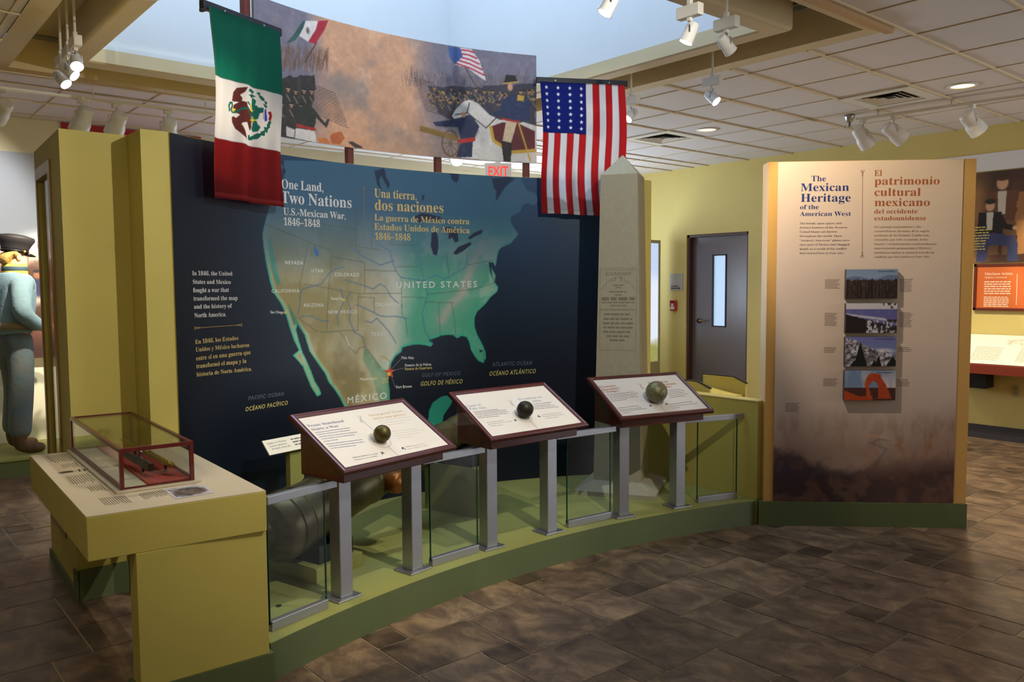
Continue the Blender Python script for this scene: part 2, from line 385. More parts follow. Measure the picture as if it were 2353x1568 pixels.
# ------------------------------------------------------------------ ceiling with its coffer and the roof lantern
OX0, OX1, OY0, OY1 = 1.00, 4.71, 2.41, 6.42      # opening in the tiled ceiling
TX0, TX1, TY0, TY1 = .87, 4.845, 2.262, 6.55     # inner limit of the tiles
RO = (1.27, 4.48, 2.73, 6.22); RI = (1.41, 4.335, 2.87, 6.04)
def frame_quads(mb, o, i, z, down=True):
    (a0, a1, b0, b1), (c0, c1, d0, d1) = o, i
    for x0, x1, y0, y1 in ((a0, a1, b0, d0), (a0, a1, d1, b1), (a0, c0, d0, d1), (c1, a1, d0, d1)):
        mb.quad((x0, y0, z), (x0, y1, z), (x1, y1, z), (x1, y0, z))
def make_ceiling():
    du, dv = .605, .58; us = [5.06+du*k for k in range(-14, 6)]; vs = [2.262+dv*k for k in range(-10, 11)]
    mb = MB(); x_lo, x_hi, y_lo, y_hi = -3, 8.5, -3, 8.25
    us = sorted(set([x_lo, x_hi, TX0, TX1]+[u for u in us if x_lo < u < x_hi])); vs = sorted(set([y_lo, y_hi, TY0, TY1]+[v for v in vs if y_lo < v < y_hi]))
    for a, b in zip(us[:-1], us[1:]):
        for c, d in zip(vs[:-1], vs[1:]):
            if TX0-.01 < (a+b)/2 < TX1+.01 and TY0-.01 < (c+d)/2 < TY1+.01: continue
            mb.quad((a, c, ZC+.006), (a, d, ZC+.006), (b, d, ZC+.006), (b, c, ZC+.006))
    o = mb.build('ceiling', TILE); struct(o)
    g = MB(); h = .008
    for u in us:
        if u in (x_lo, x_hi): continue
        for (c, d) in (((y_lo, TY0), (TY1, y_hi)) if TX0 < u < TX1 else ((y_lo, y_hi),)):
            if u in (TX0, TX1): continue
            g.box(u-h*.7, u+h*.7, c, d, ZC, ZC+.005)
    for v in vs:
        if v in (y_lo, y_hi): continue
        for (c, d) in (((x_lo, TX0), (TX1, x_hi)) if TY0 < v < TY1 else ((x_lo, x_hi),)):
            g.box(c, d, v-h, v+h, ZC-.006, ZC+.005)
    struct(g.build('ceiling_grid', TBAR, o)); o['label'] = 'white acoustic tile ceiling'
    c = MB(); O = (OX0, OX1, OY0, OY1)
    frame_quads(c, (TX0, TX1, TY0, TY1), O, ZC)
    for x0, y0, x1, y1 in ((OX0, OY0, OX1, OY0), (OX1, OY0, OX1, OY1), (OX1, OY1, OX0, OY1), (OX0, OY1, OX0, OY0)):
        c.quad((x0, y0, ZC), (x1, y1, ZC), (x1, y1, 3.22), (x0, y0, 3.22))
    frame_quads(c, O, RO, 3.22)
    struct(c.build('ceiling_coffer', BEAMM))
    t = MB()
    for x0, x1, y0, y1 in ((OX0, OX1, OY0, OY0+.015), (OX0, OX1, OY1-.015, OY1), (OX0, OX0+.015, OY0, OY1), (OX1-.015, OX1, OY0, OY1)):
        t.box(x0, x1, y0, y1, 3.19, 3.215)
    struct(t.build('trim_1', mat('grey_trim', (150, 148, 140), .5)))
    q = MB(); q.box(3.6, 4.80, 2.275, 2.32, 2.945, ZC-.0005); struct(q.build('trim_2', mat('tan_trim', (186, 150, 110), .5)))
    b = MB()
    n = 5
    def loop(k, rect, z):
        return [(rect[0], rect[2], z), (rect[1], rect[2], z), (rect[1], rect[3], z), (rect[0], rect[3], z)]
    r = .025; L = [loop(0, RO, 3.22), loop(0, RO, 3.0+r)]
    for t_ in range(1, n+1):
        a = t_/n*math.pi/2; e = r*(1-math.cos(a)); L.append(loop(0, (RO[0]+e, RO[1]-e, RO[2]+e, RO[3]-e), 3.0+r-r*math.sin(a)))
    L += [loop(0, (RI[0]-.01, RI[1]+.01, RI[2]-.01, RI[3]+.01), 3.0), loop(0, RI, 3.01), loop(0, RI, 3.10)]
    b.rings(L, caps=False); struct(b.build('ceiling_ring_beam', BEAMM))
    s = MB(); z1, z2, i = 4.3, 5.1, .35
    R2 = (RI[0]+i, RI[1]-i, RI[2]+i, RI[3]-i); R0 = RI
    s.rings([loop(0, R0, 3.10), loop(0, R0, z1), loop(0, R2, z2), loop(0, R2, 5.4)], caps=False)
    s.quad(*[(x, y, 5.4) for x, y, _ in loop(0, R2, 0)][::-1])
    struct(s.build('ceiling_lantern', LANT))
make_ceiling()

# ------------------------------------------------------------------ walls
DY0, DY1, DZ = 5.72, 6.64, 2.13
def make_walls():
    b = MB(); X = 8.5
    b.box(X, X+.15, -3, DY0, 0, ZC+.1).box(X, X+.15, DY1, 8.4, 0, ZC+.1).box(X, X+.15, DY0, DY1, DZ, ZC+.1)
    struct(b.build('wall_right', OLIVE))
    b = MB(); b.box(-3, 8.65, 8.25, 8.4, 0, ZC+.1); struct(b.build('wall_back', CREAM))
    b = MB(); b.box(-3.15, -3, -3.15, 8.4, 0, ZC+.1); struct(b.build('wall_left', CREAM))
    b = MB(); b.box(-3, 8.65, -3.15, -3, 0, ZC+.1); struct(b.build('wall_front', OLIVE))
    b = MB(); b.box(X-.012, X, -3, DY0-.06, 0, .128).box(X-.012, X, DY1+.06, 8.25, 0, .128); b.box(X-.02, X, -3, DY0-.06, 0, .05).box(X-.02, X, DY1+.06, 8.25, 0, .05)
    struct(b.build('baseboard_right', mat('charcoal_vinyl', (62, 60, 64), .5)))
    d = MB(); d.box(X+.10, X+.14, DY0+.03, 6.18-.075, 0, DZ-.04).box(X+.10, X+.14, 6.18+.115, DY1-.03, 0, DZ-.04)
    d.box(X+.10, X+.14, 6.18-.075, 6.18+.115, 0, .97).box(X+.10, X+.14, 6.18-.075, 6.18+.115, 1.86, DZ-.04)
    door = struct(d.build('door_1', mat('dark_walnut', (112, 104, 108), .28, noise=.12, nscale=5, stretch=(1, 14, .6), spec=.6)))
    f = MB(); f.box(X+.02, X+.15, DY0, DY0+.03, 0, DZ).box(X+.02, X+.15, DY1-.03, DY1, 0, DZ).box(X+.02, X+.15, DY0, DY1, DZ-.035, DZ)
    struct(f.build('door_frame', mat('dark_brown_metal', (84, 58, 48), .45), door))
    p = MB(); p.box(X+.118, X+.122, 6.18-.075, 6.18+.115, .97, 1.86)
    pm = mat('door_glass', (150, 170, 190), .08, spec=.8, emit=(176, 204, 236), estr=.9)   # pane itself glows, standing in for a lit room behind it
    struct(p.build('door_window', pm, door))
    q = MB(); y0, y1, z0, z1 = 6.18-.085, 6.18+.125, .96, 1.87; e = .014
    for a in ((y0, y1, z0, z0+e), (y0, y1, z1-e, z1), (y0, y0+e, z0, z1), (y1-e, y1, z0, z1)): q.box(X+.09, X+.115, *a)
    struct(q.build('door_window_trim', mat('black_trim', (30, 30, 32), .4), door))
    h = MB(); T = Matrix.Translation((X+.10, 6.50, 1.03)) @ Matrix.Rotation(-math.pi/2, 4, 'Y')
    h.lathe([(.0, 0), (.032, 0), (.032, .012), (.012, .016), (.012, .05), (.0, .05)], T, 20); h.tube([(X+.055, 6.50, 1.03), (X+.05, 6.46, 1.03), (X+.052, 6.38, 1.03)], [.011, .011, .008], 10)
    struct(h.build('door_handle', mat('antique_brass', (150, 136, 100), .3, metal=1), door, sm=True))
make_walls()

# ------------------------------------------------------------------ raised platform and the curved exhibit wall
CU, CV_, RW, PHI0, PHI1 = 2.69, 1.674, 2.76, 120.82, 51.34
def arc(r, deg, z=None):
    p = (CU+r*math.cos(R_(deg)), CV_+r*math.sin(R_(deg)))
    return p if z is None else (p[0], p[1], z)
def cyl_fn(a, b, d=0.0):
    ph = R_(PHI0)-np.asarray(a)/RW; r = RW-.004-d
    return np.stack([CU+r*np.cos(ph), CV_+r*np.sin(ph), np.asarray(b)+0*ph], -1)
def make_platform():
    C, Rr = (2.754, -1.766), 4.907; mb = MB()
    a0, a1 = math.atan2(2.89+1.766, 1.225-2.754), math.atan2(2.872+1.766, 4.377-2.754)
    fr = [(C[0]+Rr*math.cos(a0+(a1-a0)*k/40), C[1]+Rr*math.sin(a0+(a1-a0)*k/40)) for k in range(41)]
    bk = [arc(RW-.006, PHI1+(PHI0-PHI1)*k/40) for k in range(41)]
    poly = fr+[(4.385, 2.875), (4.395, 2.9), (4.395, 3.80)]+bk+[(1.285, 4.0)]
    top = MB(); n = len(poly)
    top.add([(x, y, .15) for x, y in poly], [tuple(range(n))])
    ris = MB(); ris.rings([[(x, y, 0) for x, y in poly], [(x, y, .15) for x, y in poly]], caps=False)
    t = thing('display_platform', 'low curved green platform carrying the cannon and obelisk, brown tiles before it', 'platform', (2.75, 3.3, 0))
    top.build('platform_top', GRNL, t); ris.build('platform_riser', GRN, t)
    b = MB(); b.lathe([(.0, .0), (.012, 0), (.012, .004), (0, .004)], Matrix.Translation((1.40, 3.22, .1502)), 14)
    tag(b.build('floor_grommet', mat('dark_bronze_fitting', (70, 60, 40), .5, metal=.6)), 'tiny dark round fitting in the green platform behind the leftmost glass panel', 'floor fitting')
make_platform()

WALL = thing('exhibit_wall', 'tall curved yellow exhibit wall carrying the dark blue map of North America', 'exhibit wall', (2.9, 4.4, 0))
def make_wall():
    mb = MB(); n = 60; ph = [PHI0-(PHI0-PHI1)*k/n for k in range(n+1)]; Z0, Z1 = 0.0, 2.235
    ins = [arc(RW, p) for p in ph]; out = [arc(RW+.12, p) for p in ph]
    mb.rings([[(x, y, Z0) for x, y in ins+out[::-1]], [(x, y, Z1) for x, y in ins+out[::-1]]])
    mb.box(1.1465, 1.272, 4.044, 4.32, Z0, Z1)
    mb.box(4.43, 4.52, 3.845, 4.02, Z0, Z1)
    mb.build('wall_body', YEL, WALL)
make_wall()

def make_map():
    P = Pic(0, 3347, 150, 2233, 5, (11, 21, 36)); A, B = P.AA, P.BB
    # printed sea: navy, lighter and bluer toward the upper right
    g = np.clip((B-900)/1300, 0, 1)*np.clip((A+250)/1500, 0, 1)
    P.mix(.85*g, (26, 76, 116)); P.mix(.5*np.clip((A-2500)/900, 0, 1), (8, 18, 40)); P.mix(.6*np.clip((700-A)/700, 0, 1), (8, 13, 24))
    land = [(734, 2200), (773, 2100), (704, 1999), (653, 1920), (621, 1834), (607, 1787), (613, 1722), (626, 1638), (652, 1525), (674, 1468), (721, 1410), (755, 1351), (783, 1263), (811, 1192), (843, 1136), (799, 1110), (834, 1077), (868, 1040), (900, 967), (925, 914), (967, 854), (996, 866), (981, 904), (951, 947), (928, 1005), (899, 1067), (870, 1119), (845, 1190), (827, 1251), (836, 1285), (885, 1223), (919, 1126), (967, 1062), (1026, 986), (1050, 933), (1098, 876), (1128, 832), (1158, 776), (1243, 671), (1367, 580), (1492, 520), (1531, 559), (1495, 685), (1491, 784), (1492, 850), (1481, 917), (1500, 970), (1508, 1013), (1540, 1055), (1584, 1080), (1591, 1107), (1629, 1116), (1692, 1124), (1755, 1116), (1799, 1103), (1816, 1119), (1781, 1148), (1832, 1158), (1882, 1173), (1933, 1176), (1965, 1170), (1996, 1151), (2028, 1167), (2066, 1154), (2084, 1119), (2094, 1072), (2122, 1025), (2147, 994), (2185, 975), (2205, 1009), (2201, 1056), (2173, 1116), (2142, 1169), (2124, 1222), (2122, 1280), (2144, 1326), (2201, 1371), (2239, 1417), (2290, 1457), (2300, 1486), (2272, 1522), (2281, 1568), (2253, 1614), (2235, 1649), (2260, 1658), (2281, 1628), (2292, 1684), (2302, 1731), (2324, 1756), (2393, 1784), (2431, 1825), (2450, 1849), (2431, 1872), (2394, 1929), (2394, 1964), (2463, 2001), (2482, 2048), (2520, 2061), (2570, 2044), (2595, 2086), (2570, 2132), (2520, 2142), (2471, 2210), (2509, 2316), (2546, 2364)]
    m = P.mask(land); core = m.copy()
    dist = np.zeros(m.shape); e = m.copy()
    for k in range(26):
        e = e & np.roll(e, 1, 0) & np.roll(e, -1, 0) & np.roll(e, 1, 1) & np.roll(e, -1, 1); dist += e
    dist /= 26.0
    n1 = P.n(9, 11); n2 = P.n(22, 5, octv=5); n3 = P.n(14, 8, octv=5, sy=.45)
    W = np.clip((A-330)/900, 0, 1)                       # 0 in the west, 1 past the plains
    col = np.zeros(P.im.shape); col[:] = (150, 138, 90)
    def cm(mask, rgb):
        global_ = np.clip(mask, 0, 1)[..., None]; col[:] = col+global_*(np.array(rgb, float)-col)
    cm(np.clip((n3-.42)*5, 0, 1)*.7, (194, 186, 156)); cm(np.clip((.5-n1)*6, 0, 1)*.55, (120, 104, 54))
    pl = 1430; x = A+(n1-.5)*260
    cm((x-1330)/170, (200, 202, 186)); cm((x-1530)/160, (78, 164, 134)); cm(np.clip((x-1560)/200, 0, 1)*np.clip((n2-.45)*6, 0, 1)*.65, (150, 196, 172))
    # greener low ground along the Mississippi, pale Appalachian ridge
    ap = [(1884, 1275), (1948, 1375), (2012, 1420), (2063, 1511), (2102, 1614), (2141, 1706), (2192, 1787)]
    ap = np.array(ap, float); d = np.full(A.shape, 1e9)
    for (x1, y1), (x2, y2) in zip(ap[:-1], ap[1:]):
        dx, dy = x2-x1, y2-y1; t = np.clip(((A-x1)*dx+(B-y1)*dy)/(dx*dx+dy*dy), 0, 1); d = np.minimum(d, np.hypot(A-x1-t*dx, B-y1-t*dy))
    cm(np.clip(1-d/130, 0, 1)*.65*(.5+n2), (156, 172, 156)); cm(np.clip(1-d/45, 0, 1)*.7, (190, 172, 160))
    # light coastal desert, then the green coastal fringe
    cm(np.clip((.55-dist)*2.4, 0, 1)*np.clip((1350-A)/300, 0, 1)*(.4+.6*n2), (216, 220, 196))
    cm(np.clip((.32-dist)*4, 0, 1)*.9, (54, 180, 148))
    cv = [(646, 1760), (666, 1771), (684, 1677), (714, 1573), (722, 1515), (706, 1506), (678, 1563), (654, 1657)]   # central valley
    mk = P.mask(cv)*1.0
    cm(mk*.85, (44, 150, 130)); gf = [(775, 1409), (804, 1359), (841, 1304), (885, 1228), (906, 1197), (868, 1249), (841, 1284), (814, 1281), (785, 1350)]; cm(P.mask(gf)*.7, (44, 124, 100))
    ga = P.mask([(1315, 1122), (1377, 1065), (1450, 974), (1500, 970), (1498, 828), (1484, 752), (1421, 758), (1374, 915), (1301, 1049)])*1.0; cm(ga*.65, (76, 134, 100))
    # darker mountain grain
    cm(np.clip((n3-.55)*7, 0, 1)*np.clip((1500-A)/500, 0, 1)*.42, (70, 62, 34)); cm(np.clip((n2-.5)*7, 0, 1)*.30, (206, 202, 180))
    # the print fades to blue northwards
    f = np.clip((B-1560)/420, 0, 1)[..., None]; col[:] = col+f*.95*(np.array((24, 78, 116))-col)
    f2 = np.clip((B-1430)/300, 0, 1)[..., None]; col[:] = col+f2*.35*(np.array((84, 100, 112))-col)
    P.mix(m*1.0, (0, 0, 0)); P.im[m] = col[m]
    yu = [(1766, 526), (1780, 681), (1809, 735), (1873, 769), (1936, 775), (1959, 751), (1943, 710), (1887, 643), (1870, 558), (1837, 476)]; P.poly(yu, (38, 140, 118))
    for l in ([(1816, 1840), (1848, 1858), (1863, 1814), (1865, 1747), (1852, 1697), (1827, 1702), (1809, 1757)], [(1687, 1940), (1749, 1970), (1818, 1959), (1880, 1948), (1899, 1921), (1842, 1922), (1780, 1920), (1717, 1906)], [(1885, 1868), (1942, 1885), (2004, 1863), (2012, 1795), (1988, 1781), (1966, 1816), (1935, 1804), (1942, 1844)], [(1971, 1713), (2009, 1755), (2098, 1791), (2106, 1774), (2041, 1727), (1993, 1704)], [(2082, 1819), (2130, 1854), (2189, 1876), (2183, 1850), (2130, 1826), (2094, 1806)]):
        P.poly(l, (15, 34, 62))
    for l in ([(740, 2200), (763, 2165), (750, 2131), (767, 2109), (780, 2139), (767, 2175), (770, 2204)], [(1400, 2210), (1438, 2218), (1475, 2232), (1493, 2207), (1486, 2175), (1517, 2156), (1509, 2103), (1491, 2122), (1479, 2153), (1455, 2183), (1442, 2150), (1460, 2110), (1447, 2088), (1430, 2128), (1418, 2180)], [(1922, 2267), (2047, 2269), (2021, 2229), (2008, 2177), (1977, 2181), (1959, 2219)], [(2249, 2219), (2373, 2231), (2435, 2227), (2373, 2181), (2326, 2122), (2286, 2064), (2295, 2135), (2264, 2177)], [(1742, 2079), (1764, 2092), (1770, 2065), (1751, 2047)]):
        P.poly(l, (14, 40, 68), jit=6, seed=3)
    P.poly([(968, 1729), (983, 1735), (987, 1715), (999, 1705), (999, 1680), (983, 1673), (969, 1699)], (46, 100, 168))
    P.poly([(2157, 1064), (2175, 1067), (2180, 1050), (2162, 1049)], (16, 50, 60))
    P.poly([(2231, 1655), (2241, 1661), (2247, 1614), (2256, 1568), (2271, 1510), (2259, 1545), (2241, 1591)], (14, 32, 58))
    st = (70, 76, 62)
    for l in ([(639, 1840), (781, 1800), (931, 1758)], [(931, 1758), (897, 1643), (863, 1515)], [(931, 1753), (1015, 1731), (1094, 1713), (1093, 1672)], [(894, 1515), (1064, 1489), (1273, 1456), (1587, 1453)], [(1093, 1672), (1064, 1489), (1045, 1240)], [(1093, 1677), (1327, 1645), (1323, 1456)], [(1277, 1972), (1267, 1743), (1440, 1725)], [(1326, 1598), (1550, 1594)], [(1276, 1456), (1270, 1230), (1132, 1234), (1045, 1232)], [(1279, 1435), (1390, 1428), (1389, 1343)], [(1593, 1556), (1589, 1327), (1619, 1277), (1630, 1172)], [(1519, 1932), (1515, 1761), (1690, 1760)], [(1550, 1621), (1713, 1623)], [(1590, 1431), (1772, 1423)], [(1773, 1445), (2113, 1474), (2272, 1516)], [(1860, 1388), (1870, 1173)], [(1927, 1703), (1938, 1568)], [(2072, 1722), (2077, 1637), (2254, 1670)], [(1955, 1392), (1975, 1272), (1984, 1175), (1876, 1173)], [(1759, 1395), (1974, 1386)], [(833, 1329), (971, 1239), (1045, 1230)], [(863, 1515), (860, 1417)], [(654, 1939), (940, 1871), (1269, 1845)], [(1378, 1747), (1395, 1926)]):
        P.line(l, 4, st, .55)
    rv = (70, 108, 148)
    for l in ([(1382, 1926), (1380, 1841), (1428, 1759), (1514, 1718), (1528, 1654), (1550, 1600), (1586, 1556), (1611, 1551), (1749, 1534)], [(1230, 1742), (1315, 1682), (1389, 1652), (1438, 1629), (1482, 1642), (1538, 1659)], [(1178, 1617), (1116, 1601), (1066, 1575), (1016, 1515), (942, 1500), (881, 1486), (858, 1446), (860, 1407), (842, 1339)], [(1176, 1540), (1262, 1519), (1336, 1498), (1385, 1482), (1436, 1513), (1473, 1497), (1509, 1438), (1546, 1404), (1596, 1371)], [(1259, 1388), (1321, 1366), (1382, 1338), (1432, 1315), (1482, 1308), (1544, 1309), (1632, 1291)], [(1224, 1462), (1192, 1431), (1221, 1358), (1207, 1296), (1243, 1221), (1304, 1187), (1318, 1131)], [(1325, 1286), (1369, 1274), (1407, 1300), (1456, 1255), (1493, 1216), (1529, 1165), (1544, 1137)], [(1132, 1267), (1121, 1319), (1160, 1391), (1173, 1411), (1150, 1484)], [(858, 1328), (937, 1330), (1010, 1298), (1059, 1296)], [(1693, 1940), (1702, 1744), (1726, 1656), (1761, 1512), (1785, 1445), (1739, 1323), (1757, 1211), (1818, 1119)], [(1749, 1534), (1837, 1568), (1913, 1545), (1976, 1579), (2052, 1614), (2078, 1694)]):
        P.line(l, 6, rv, .75)
    P.line([(1045, 1232), (1131, 1231), (1180, 1182), (1210, 1123), (1252, 1092), (1278, 1124), (1322, 1127), (1364, 1077), (1401, 1020), (1450, 974), (1500, 950)], 6, (120, 124, 108), .9)
    P.line([(1180, 1193), (1206, 1139)], 9, (196, 198, 184), .9); P.line([(1388, 1107), (1392, 1075), (1412, 1054)], 9, (190, 190, 170), .9); P.line([(1433, 1061), (1470, 1048), (1495, 1027)], 7, (170, 160, 70), .9)
    P.line([(2193, 1197), (2184, 681)], 3, (30, 50, 76), .6)
    for q in ([(755, 1356), (1171, 1418), (1393, 924)]): P.blob(q[0], q[1], 11, 11, (206, 188, 84), 1, .3)
    P.build('map_panel', cyl_fn, PRINT, WALL)
    # engraved-style divider rules
    T = Text(cyl_fn, 'serif')
    T.line("One Land,", 747, 2047, 1045, 2052, 51.0).line('Two Nations', 744, 1967, 1245, 1971, 65.1)
    T.line('U.S.-Mexican War,', 757, 1902, 1199, 1902, 39.0).line('1846–1848', 756, 1844, 1015, 1846, 41.0)
    T.line('In 1846, the United', 119, 1559, 393, 1560, 21.0).line('States and Mexico', 120, 1517, 380, 1516, 21.0).line('fought a war that', 121, 1475, 366, 1475, 22.0).line('transformed the map', 122, 1434, 424, 1432, 22.0).line('and the history of', 123, 1394, 381, 1392, 21.0).line('North America.', 124, 1350, 343, 1349, 22.0)
    T.build('title_lettering', mat('ivory_ink', (206, 204, 200), .5), WALL)
    T = Text(cyl_fn, 'serif')
    T.line('Una tierra,', 1404, 2048, 1713, 2048, 52.0).line('dos naciones', 1405, 1969, 1908, 1975, 65.0).line('La guerra de México contra', 1402, 1906, 2093, 1906, 38.0).line('Estados Unidos de América', 1400, 1849, 2095, 1847, 39.0).line('1846–1848', 1403, 1788, 1663, 1789, 41.0)
    T.line('En 1846, los Estados', 124, 1219, 422, 1221, 21.0).line('Unidos y México lucharon', 125, 1180, 496, 1179, 21.0).line('entre sí en una guerra que', 126, 1136, 504, 1139, 22.0).line('transformó el mapa y la', 126, 1097, 472, 1095, 22.0).line('historia de Norte América.', 126, 1056, 510, 1049, 21.0)
    T.build('spanish_lettering', mat('gold_ink', (196, 170, 104), .5), WALL)
    T = Text(cyl_fn, 'sans')
    T.line('UNITED STATES', 1550, 1486, 2145, 1490, 41.0, .18).line('MÉXICO', 1180, 789, 1472, 792, 40.0, .16)
    for a in (('NEVADA', 759, 1626, 888, 1626, 20.0), ('UTAH', 945, 1583, 1030, 1582, 20.0), ('COLORADO', 1108, 1560, 1288, 1560, 22.0), ('CALIFORNIA', 660, 1467, 856, 1468, 19.0), ('ARIZONA', 884, 1383, 1027, 1381, 21.0), ('NEW MEXICO', 1056, 1338, 1268, 1335, 21.0), ('OKLAHOMA', 1396, 1376, 1586, 1373, 22.0), ('TEXAS', 1364, 1191, 1467, 1190, 24.0)):
        T.line(a[0], *a[1:], .12)
    for a in (('Santa Fe', 1081, 1422, 1163, 1418, 16.0), ('San Diego', 647, 1354, 745, 1350, 15.0), ('Monterrey', 1275, 922, 1381, 919, 17.0), ('Palo Alto', 1582, 1035, 1674, 1029, 18.0), ('Resaca de la Palma', 1607, 985, 1801, 980, 17.0), ('Fort Brown', 1539, 849, 1656, 846, 18.0)):
        T.line(*a)
    T.build('place_lettering', mat('white_ink', (212, 214, 208), .5), WALL)
    T = Text(cyl_fn, 'sans')
    T.line('YOU', 1435, 1013, 1476, 1011, 17.0).line('ARE', 1434, 993, 1472, 992, 17.0).line('HERE', 1428, 974, 1478, 972, 17.0)
    T.build('mint_lettering', mat('mint_ink', (150, 200, 176), .5), WALL)
    T = Text(cyl_fn, 'sans')
    T.line('AQUÍ', 1439, 910, 1487, 910, 17.0).line('ESTÁ', 1438, 890, 1486, 890, 16.0).line('Resaca de Guerrero', 1606, 961, 1807, 957, 18.0)
    T.line('OCÉANO PACÍFICO', 453, 834, 754, 833, 23.0, .1, .18).line('GOLFO DE MÉXICO', 1718, 851, 2029, 847, 29.0, .1, .18).line('OCÉANO ATLÁNTICO', 2226, 886, 2570, 890, 30.0, .1, .18)
    T.build('sea_lettering', mat('pale_gold_ink', (204, 190, 110), .5), WALL)
    T = Text(cyl_fn, 'sans')
    T.line('PACIFIC OCEAN', 477, 892, 728, 888, 21.0, .1, .18).line('GULF OF MEXICO', 1728, 908, 2014, 904, 25.0, .1, .18).line('ATLANTIC OCEAN', 2252, 950, 2544, 950, 27.0, .1, .18)
    T.build('dim_lettering', mat('slate_ink', (92, 102, 122), .5), WALL)
    T = Text(cyl_fn, 'sans', .0003)
    T.stroke([(1332, 2098), (1327, 1792)], 4); T.stroke([(1324, 2102), (1339, 2092)], 4); T.stroke([(1342, 2103), (1324, 2089)], 4); T.stroke([(1322, 1813), (1331, 1792)], 5)
    T.stroke([(128, 1298), (446, 1299)], 4).stroke([(125, 1309), (125, 1286)], 5).stroke([(447, 1310), (447, 1287)], 5).stroke([(128, 1298), (160, 1298)], 9).stroke([(413, 1299), (446, 1299)], 9)
    T.build('ornament_rules', mat('bronze_ink', (130, 104, 62), .5), WALL)
    T = Text(cyl_fn, 'sans', .0003)
    for a in ([(1508, 975), (1580, 1036)], [(1508, 963), (1601, 976)], [(1504, 942), (1534, 855)]): T.stroke(a, 3)
    T.build('leader_lines', mat('grey_line_ink', (120, 124, 134), .5), WALL)
    T = Text(cyl_fn, 'sans', .0005); (sx, sy), = [(1495, 957)]
    T.poly([(sx+(44 if k % 2 == 0 else 17)*math.cos(R_(90+36*k)), sy+(44 if k % 2 == 0 else 17)*math.sin(R_(90+36*k))) for k in range(10)]); T.build('location_star', mat('red_ink', (206, 84, 52), .5), WALL)
    T = Text(cyl_fn, 'sans', .0007)
    T.poly([(sx-6+(20 if k % 2 == 0 else 8)*math.cos(R_(90+36*k)), sy-12+(20 if k % 2 == 0 else 8)*math.sin(R_(90+36*k))) for k in range(10)]); T.build('small_star', mat('yellow_ink', (232, 196, 90), .5), WALL)
make_map()

